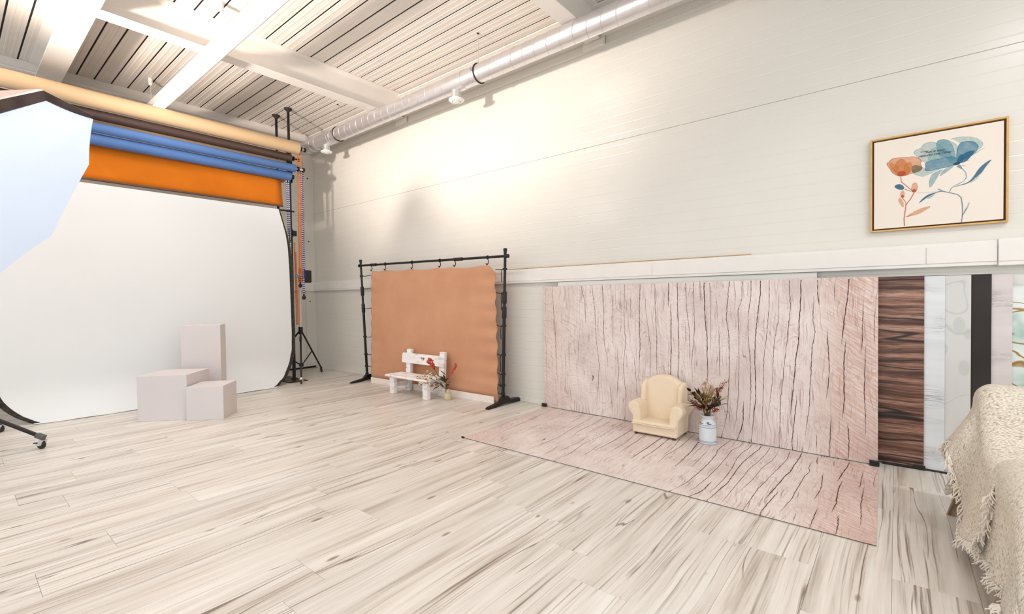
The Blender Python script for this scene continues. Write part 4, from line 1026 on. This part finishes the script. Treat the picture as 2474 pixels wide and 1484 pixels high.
upright('printed_board', -.7, .401, 4.540, .004, 1.414, M['leaf'], 'pale grey board with faint leaf print')
upright('printed_board', -.6, .502, 4.550, .004, 1.417, M['charcoal'], 'charcoal speckled board in the stack by the wall')
upright('printed_board', -.5, .602, 4.560, .004, 1.412, M['greywood'], 'rosy white worn plank print board in the stack by the wall')
upright('printed_board', -.4, 1.25, 4.572, .004, 1.33, M['marble'], 'green and white marble print board with gold veins, rearmost at the right edge')
upright('printed_board', -3.045, -.505, 4.562, .004, 1.473, M['trunk'], 'plain white board showing as a strip above the pink board', .006)
single(G().bar((-3.82, Y1-.03, 1.653), (-1.004, Y1-.012, 1.653), .02, .010), 'wooden_lath', M['lath'], (-2.4, Y1-.02, 1.648), 'thin brown wooden lath lying on the cable trunking', 'lath', bevel=.001)

# ------------------------------------------------------------------ miniature wing armchair
ax, ay = -1.715, 4.10
AZ = .0036
t = thing('miniature_armchair', (ax, ay+.15, AZ), 'miniature cream wing armchair on the pink mat', 'armchair')
def AP(x, y, z): return (ax + x, ay + y, AZ + z)
G().box(AP(0, .165, .075), (.42, .31, .115)).build('seat_base', M['cream'], t, bevel=.014, seg=3)
G().prism([(-.205, -.012), (.205, -.012), (.21, .03), (.145, .035), (.14, .25), (-.14, .25), (-.145, .035), (-.21, .03)], lambda x, y, z: AP(x, y, z), .105, .137).build('seat_cushion', M['cream'], t, bevel=.012, seg=3)
G().tube([AP(-.205, -.012, .108), AP(0, -.016, .106), AP(.205, -.012, .108)], .004, 8).build('piping', M['cream'], t, smooth=True)
bp = [(-.165, .1), (.165, .1), (.185, .30), (.188, .42), (.165, .475), (.11, .515), (.04, .537), (-.04, .538), (-.11, .520), (-.165, .48), (-.188, .42), (-.185, .30)]
G().prism(bp, lambda x, z, d: AP(x, .245 + d + .09*(z-.1), z), -.045, .045).build('backrest', M['cream'], t, bevel=.028, seg=4)
for sg in (-1, 1):
    cs = [(.135, .02), (.212, .02), (.215, .17), (.238, .205), (.262, .245), (.258, .285), (.228, .308), (.185, .306), (.152, .285), (.14, .24)]
    poly = [(sg*x, z) for x, z in cs]
    if sg < 0: poly = poly[::-1]
    G().prism(poly, lambda x, z, d: AP(x, d, z - (.045*max(0, .1-d) if z > .2 else 0)), .018, .315).build('armrest', M['cream'], t, bevel=.016, seg=3)
    wg = [(.17, .285), (.33, .285), (.335, .46), (.30, .482), (.235, .475), (.185, .44)]
    G().prism(wg, lambda y, z, d: AP(sg*(.178+d), y, z), -.024, .024).build('wing', M['cream'], t, bevel=.018, seg=3)
for x, y in ((-.18, .03), (.18, .03), (-.18, .29), (.18, .29)):
    G().tube([AP(x, y, 0), AP(x, y, .03)], .016, 10).build('foot', M['legwood'], t)

# ------------------------------------------------------------------ milk can and dried bouquet
mx, my = -1.277, 4.235
t = thing('milk_can', (mx, my, AZ), 'little white enamel milk can beside the miniature armchair', 'milk can')
G().lathe([(.066, 0), (.072, .004), (.072, .148), (.070, .152), (.072, .156), (.072, .166), (.062, .182), (.047, .202), (.044, .212), (.047, .222), (.060, .244), (.0615, .247), (.057, .246), (.043, .222), (.040, .205)], 32, (mx, my, AZ)).build('can_body', M['enamel'], t, smooth=True)
for z in (.018, .028, .146, .166):
    G().lathe([(.0722, z-.0012), (.0732, z-.0012), (.0732, z+.0012), (.0722, z+.0012)], 32, (mx, my, AZ)).build('painted_line', M['enamelblue'], t, smooth=True)
hp = [(mx + .052*math.cos(a)*1.0 + .0, my - .03 - .032*abs(math.sin(a))*1, AZ + .186 + .012*math.sin(a)) for a in [R(200+i*16) for i in range(9)]]
G().tube(hp, .004, 8).build('bail_handle', M['enamelblue'], t, smooth=True)
G().box((mx+.022, my-.062, AZ+.19), (.018, .012, .012)).build('handle_lug', M['enamelblue'], t, bevel=.002)
t = thing('dried_bouquet', (mx, my, AZ+.22), 'dried autumn bouquet of brown leaves and grasses in the milk can', 'bouquet')
rb = random.Random(21)
def stem_pts(dx, dy, h):
    b = Vector((mx + rb.uniform(-.02, .02), my + rb.uniform(-.015, .015), AZ+.19)); e = Vector((mx+dx, my+dy, AZ+h))
    m_ = b.lerp(e, .5) + Vector((-dx*.18, -dy*.15, .03)); return [b, b.lerp(m_, .6), m_, m_.lerp(e, .55), e]
def fluffy(dx, dy, h, kind):
    pts = stem_pts(dx, dy, h)
    o = G().tube(pts, .0022, 5).build('dried_stem', M['stem'], t, smooth=True)
    d = (pts[-1]-pts[-2]).normalized(); g = G()
    if kind == 'rust':
        for i in range(110):
            p = pts[-2].lerp(pts[-1], rb.uniform(-.3, 1.1)) + Vector((rb.gauss(0, .012), rb.gauss(0, .012), rb.gauss(0, .010)))
            leafshape(g, p, (rb.uniform(-1, 1), rb.uniform(-1, 1), rb.uniform(0, 1.4)), rb.uniform(.010, .018), .003)
        g.build('dried_florets', M['rust'], o)
    elif kind == 'straw':
        for i in range(80):
            p = pts[1].lerp(pts[-1], rb.uniform(.35, 1.05)) + Vector((rb.gauss(0, .012), rb.gauss(0, .012), rb.gauss(0, .010)))
            leafshape(g, p, d + Vector((rb.uniform(-.7, .7), rb.uniform(-.7, .7), rb.uniform(-.1, .6))), rb.uniform(.014, .028), .0028)
        g.build('grass_ears', M['straw'], o)
    else:
        mt = {'plum': M['plum'], 'olive': M['olive'], 'pod': M['pod'], 'dark': M['leafgreen']}[kind]
        for i in range(7):
            p = pts[2].lerp(pts[-1], .16*i)
            leafshape(g, p, d + Vector((rb.uniform(-.9, .9), rb.uniform(-.9, .3), rb.uniform(-.2, .6))), rb.uniform(.05, .085), rb.uniform(.012, .020), curl=rb.uniform(-.3, .6))
        g.build('dried_leaves', mt, o, solid=.0012)
for dx, dy, h, k in ((-.15, -.02, .44, 'plum'), (-.13, -.05, .36, 'rust'), (-.12, .02, .40, 'pod'), (-.09, -.06, .41, 'olive'), (-.06, -.03, .44, 'dark'), (-.02, .0, .53, 'straw'),
                     (-.04, -.02, .49, 'straw'), (.02, .02, .50, 'straw'), (.04, -.02, .45, 'straw'), (.06, 0, .47, 'pod'), (.15, .0, .545, 'rust'), (.12, -.01, .50, 'rust'), (.09, .02, .42, 'plum'), (.13, -.03, .36, 'dark'),
                     (.12, .03, .40, 'pod'), (.04, -.07, .33, 'plum'), (-.02, -.08, .33, 'plum'), (-.07, -.07, .31, 'rust'), (.09, -.06, .31, 'rust'), (0, -.06, .38, 'straw'), (-.10, -.04, .33, 'dark'), (.0, -.05, .42, 'olive')):
    fluffy(dx, dy, h, k)
g = G()
for i in range(24):
    leafshape(g, (mx-.055+rb.gauss(0, .006), my-.05+rb.gauss(0, .006), AZ+.12+rb.uniform(0, .12)), (rb.uniform(-.6, .6), -.4, rb.uniform(-1, .4)), .018, .004)
g.build('hanging_straw', M['straw'], t)

# ------------------------------------------------------------------ framed flower picture
fx0, fx1, fz0, fz1 = -.158, .580, 1.763, 2.470
yf, ybk = 4.558, 4.598
t = thing('framed_picture', ((fx0+fx1)/2, ybk, fz0), 'oak framed blue and orange watercolour flower picture on the right wall', 'picture')
fw = .012
for nm, (a0, a1, b0, b1) in (('l', (fx0, fx0+fw, fz0, fz1)), ('r', (fx1-fw, fx1, fz0, fz1)), ('b', (fx0+fw, fx1-fw, fz0, fz0+fw)), ('t', (fx0+fw, fx1-fw, fz1-fw, fz1))):
    G().bx(a0, a1, yf, ybk-.002, b0, b1).build('frame_rail', M['oak'], t, bevel=.0015)
G().bx(fx0+fw, fx1-fw, 4.584, 4.590, fz0+fw, fz1-fw).build('rebate', M['shadowgap'], t)
cx0, cx1, cz0, cz1 = fx0+fw+.011, fx1-fw-.011, fz0+fw+.011, fz1-fw-.011
yc = 4.566
G().bx(cx0, cx1, yc, 4.584, cz0, cz1).build('canvas', M['canvas'], t, bevel=.001)
WASH = {'pale': mat_alpha('wash_pale_teal', srgb((150, 192, 196)), .42), 'mid': mat_alpha('wash_teal', srgb((104, 168, 186)), .5), 'strong': mat_alpha('wash_blue', srgb((66, 140, 170)), .68),
        'dark': mat_alpha('wash_deep_blue', srgb((26, 102, 136)), .85), 'navy': mat_alpha('wash_navy', srgb((14, 54, 82)), .95), 'orange': mat_alpha('wash_orange', srgb((226, 138, 60)), .5),
        'red': mat_alpha('wash_red_orange', srgb((192, 76, 26)), .85), 'olive': mat_alpha('wash_olive', srgb((120, 112, 76)), .75)}
def smooth_poly(p, it=2):
    for _ in range(it):
        q = []
        for a, b in zip(p, p[1:]+p[:1]):
            q += [(a[0]*.75+b[0]*.25, a[1]*.75+b[1]*.25), (a[0]*.25+b[0]*.75, a[1]*.25+b[1]*.75)]
        p = q
    return p
def cv(u, v): return (cx0+(cx1-cx0)*u, cz0+(cz1-cz0)*v)
dep = yc - .0004
for k, pts in ART_PETALS:
    dep -= .00006
    P2 = [cv(*p) for p in smooth_poly([tuple(p) for p in pts])]
    n = len(P2)
    g = G().add([(x, dep, z) for x, z in P2], [tuple(range(n))])
    o = g.build('painted_petal', WASH[k], t)
    # darker wet edge of the wash
    if k in ('pale', 'mid', 'strong', 'orange'):
        ccx = sum(x for x, z in P2)/n; ccz = sum(z for x, z in P2)/n
        inn = [(x+(ccx-x)*.035, z+(ccz-z)*.035) for x, z in P2]
        g = G().add([(x, dep-.00003, z) for x, z in P2] + [(x, dep-.00003, z) for x, z in inn], [(i, (i+1) % n, n+(i+1) % n, n+i) for i in range(n)])
        g.build('wash_edge', WASH[{'pale': 'mid', 'mid': 'strong', 'strong': 'dark', 'orange': 'red'}[k]], o)
for k, w, pts in ART_STEMS:
    dep -= .00006; P2 = [cv(*p) for p in pts]; hw = w*.00045; L = []; Q = []
    for i, (x, z) in enumerate(P2):
        a, b = P2[max(i-1, 0)], P2[min(i+1, len(P2)-1)]; dx, dz = b[0]-a[0], b[1]-a[1]; l_ = math.hypot(dx, dz) or 1
        L.append((x-dz/l_*hw, dep, z+dx/l_*hw)); Q.append((x+dz/l_*hw, dep, z-dx/l_*hw))
    n = len(P2)
    G().add(L+Q, [(i, i+1, n+i+1, n+i) for i in range(n-1)]).build('painted_stem', WASH[k], t)
dep -= .0001
def lettering(txt, u, v, width, parent):
    cu = bpy.data.curves.new('lettering', 'FONT'); cu.body = txt; cu.shear = .35; cu.size = .02; cu.resolution_u = 3; cu.space_character = .94
    o = bpy.data.objects.new('lettering_curve', cu); COL.objects.link(o)
    bpy.context.view_layer.update()
    me = bpy.data.meshes.new_from_object(o.evaluated_get(bpy.context.evaluated_depsgraph_get()))
    bpy.data.objects.remove(o); bpy.data.curves.remove(cu)
    xs = [q.co.x for q in me.vertices]; s_ = width/(max(xs)-min(xs))
    x0_, z0_ = cv(u, v)
    for q in me.vertices:
        px__, pz__ = q.co.x*s_ + x0_, q.co.y*s_ + z0_
        q.co = (px__-parent.location.x, dep-parent.location.y, pz__-parent.location.z)
    me.materials.clear(); me.materials.append(M['ink'])
    o = bpy.data.objects.new('lettering', me); COL.objects.link(o); o.parent = parent
WC = cx1-cx0
lettering('Créez', .385, .803, .062*WC, t)
lettering('avec le cœur', .428, .789, .152*WC, t)
lettering("capturez avec l'âme", .368, .755, .252*WC, t)

# ------------------------------------------------------------------ slipper chair with knitted throws
t = thing('slipper_chair', (.85, 2.95, 0), 'low upholstered chair under the cream throws at the right edge', 'chair')
G().bx(.46, 1.35, 2.50, 3.36, .13, .47).build('seat', M['seatcloth'], t, bevel=.06, seg=4)
G().bx(.46, 1.35, 3.36, 3.58, .13, .755).build('backrest', M['seatcloth'], t, bevel=.06, seg=4)
for x in (.52, 1.29):
    for y in (2.58, 3.5): G().tube([(x, y, 0), (x, y, .14)], [.018, .026], 12).build('leg', M['legwood'], t)
def drape(pathpts, q_right, q_edge, rad, hang, flare, wave, nu=90, nv=90, sag=0.0):
    """cloth over a profile (y,z path), hanging over the left edge"""
    path = [Vector(p) for p in pathpts]; cum = [0]
    for a, b in zip(path, path[1:]): cum.append(cum[-1]+(b-a).length)
    def at(s_):
        d = s_*cum[-1]
        for i in range(len(path)-1):
            if d <= cum[i+1] or i == len(path)-2:
                f = (d-cum[i])/(cum[i+1]-cum[i]); f = min(max(f, 0), 1)
                return path[i].lerp(path[i+1], f)
    def sm(s_): # smooth the path
        return (at(max(0, s_-.03))+at(s_)*2+at(min(1, s_+.03)))/4
    Wf = q_right-q_edge; arc = rad*math.pi/2
    def fn(u, v):
        p = sm(v); H = hang(v); q = u*(Wf+arc+H)
        y, z = p.x, p.y
        if q < Wf: x = q_right-q; dz = 0
        elif q < Wf+arc:
            a = (q-Wf)/rad; x = q_edge - rad*math.sin(a); dz = -rad*(1-math.cos(a))
        else:
            h = q-Wf-arc; f = h/max(H, 1e-3)
            x = q_edge-rad - flare(v)*f**1.2; dz = -rad-h
            x += wave(v, f, y)
            y += .025*f*math.sin(v*21)
        nz = (smoothnoise(u*19, 3)+smoothnoise(v*23+u*7, 5)-1)*.006
        return (x, y - nz, max(.012, z+dz+nz))
    def uv(u, v): return (u*(Wf+arc+hang(v)), v*cum[-1])
    return G().grid(nu, nv, fn, uv), fn
def fringe(fn, samples, L, nm, parent, dirv):
    g = G(); rr = random.Random(5)
    for u, v in samples:
        p = Vector(fn(u, v))
        d = Vector(dirv) + Vector((rr.uniform(-.5, .5), rr.uniform(-.5, .5), 0))
        e = p + d*L*rr.uniform(.7, 1.2); m_ = p.lerp(e, .5) + Vector((rr.uniform(-.012, .012), rr.uniform(-.012, .012), .004))
        e.z = max(.008, e.z); m_.z = max(.008, m_.z)
        g.tube([p, m_, e], [.0032, .0028, .002], 5)
    return g.build(nm, M['knit'], parent, smooth=True)
# loose cover hanging over the left side of the back
pc = [(3.645, .28), (3.64, .5), (3.625, .67), (3.585, .76), (3.50, .785), (3.42, .785), (3.37, .75), (3.34, .66), (3.31, .57), (3.26, .505), (3.18, .485)]
gc_, fc_ = drape(pc, 1.36, .42, .06, lambda v: .30+.14*math.sin(min(1, v*1.5)*math.pi/2)-.10*max(0, (v-.7)/.3), lambda v: .13-.05*v, lambda v, f, y: -.008*f*math.sin(v*12+.4), 60, 60)
t = thing('chair_cover', (.85, 3.3, .5), 'plain taupe chair cover showing below the throw on the chair back', 'cover')
gc_.build('cover_cloth', M['seatcloth'], t, smooth=True, solid=.006)
# throw over the backrest
t = thing('knitted_throw', (.8, 3.4, .5), 'cream knitted throw with fringe draped over the chair back', 'throw')
pb = [(3.66, .28), (3.655, .5), (3.64, .68), (3.60, .775), (3.52, .805), (3.43, .805), (3.37, .77), (3.33, .68), (3.29, .58), (3.22, .525), (3.10, .505), (2.98, .50), (2.90, .497)]
gb, fb = drape(pb, 1.38, .40, .07, lambda v: .10+.16*min(1, v*2.5)+.10*min(1, max(0, (v-.58)/.14))-.08*max(0, (v-.74)/.26), lambda v: .10-.055*max(0, (v-.6)/.4),
               lambda v, f, y: -.018*f*math.sin(v*24+1)-.008*math.sin(v*9+f*5), 100, 100)
gb.build('knit_cloth', M['knit'], t, smooth=True, solid=.008)
fringe(fb, [(1, .30+.0035*i) for i in range(200)], .05, 'fringe', t, (-.2, -.4, -.8))
fringe(fb, [(.80+.0018*i, .999) for i in range(110)], .05, 'fringe', t, (-.3, -.7, -.5))
# throw over the seat
t = thing('knitted_throw', (.8, 2.7, .5), 'cream knitted throw hanging from the seat to the floor at the lower right', 'throw')
ps = [(3.12, .52), (3.04, .545), (2.92, .553), (2.75, .552), (2.60, .545), (2.50, .52), (2.44, .44), (2.42, .30), (2.41, .15), (2.41, .07)]
gs, fs_ = drape(ps, 1.38, .45, .11, lambda v: .34 if v < .5 else max(.02, .34-.34*(v-.5)/.42), lambda v: .0+.03*v,
                lambda v, f, y: -.020*f*math.sin(y*26)-.012*f*math.sin(y*11+1.3), 110, 110)
gs.build('knit_cloth', M['knit'], t, smooth=True, solid=.008)
fringe(fs_, [(1, .02+.003*i) for i in range(210)], .045, 'fringe', t, (-.5, -.2, -.6))
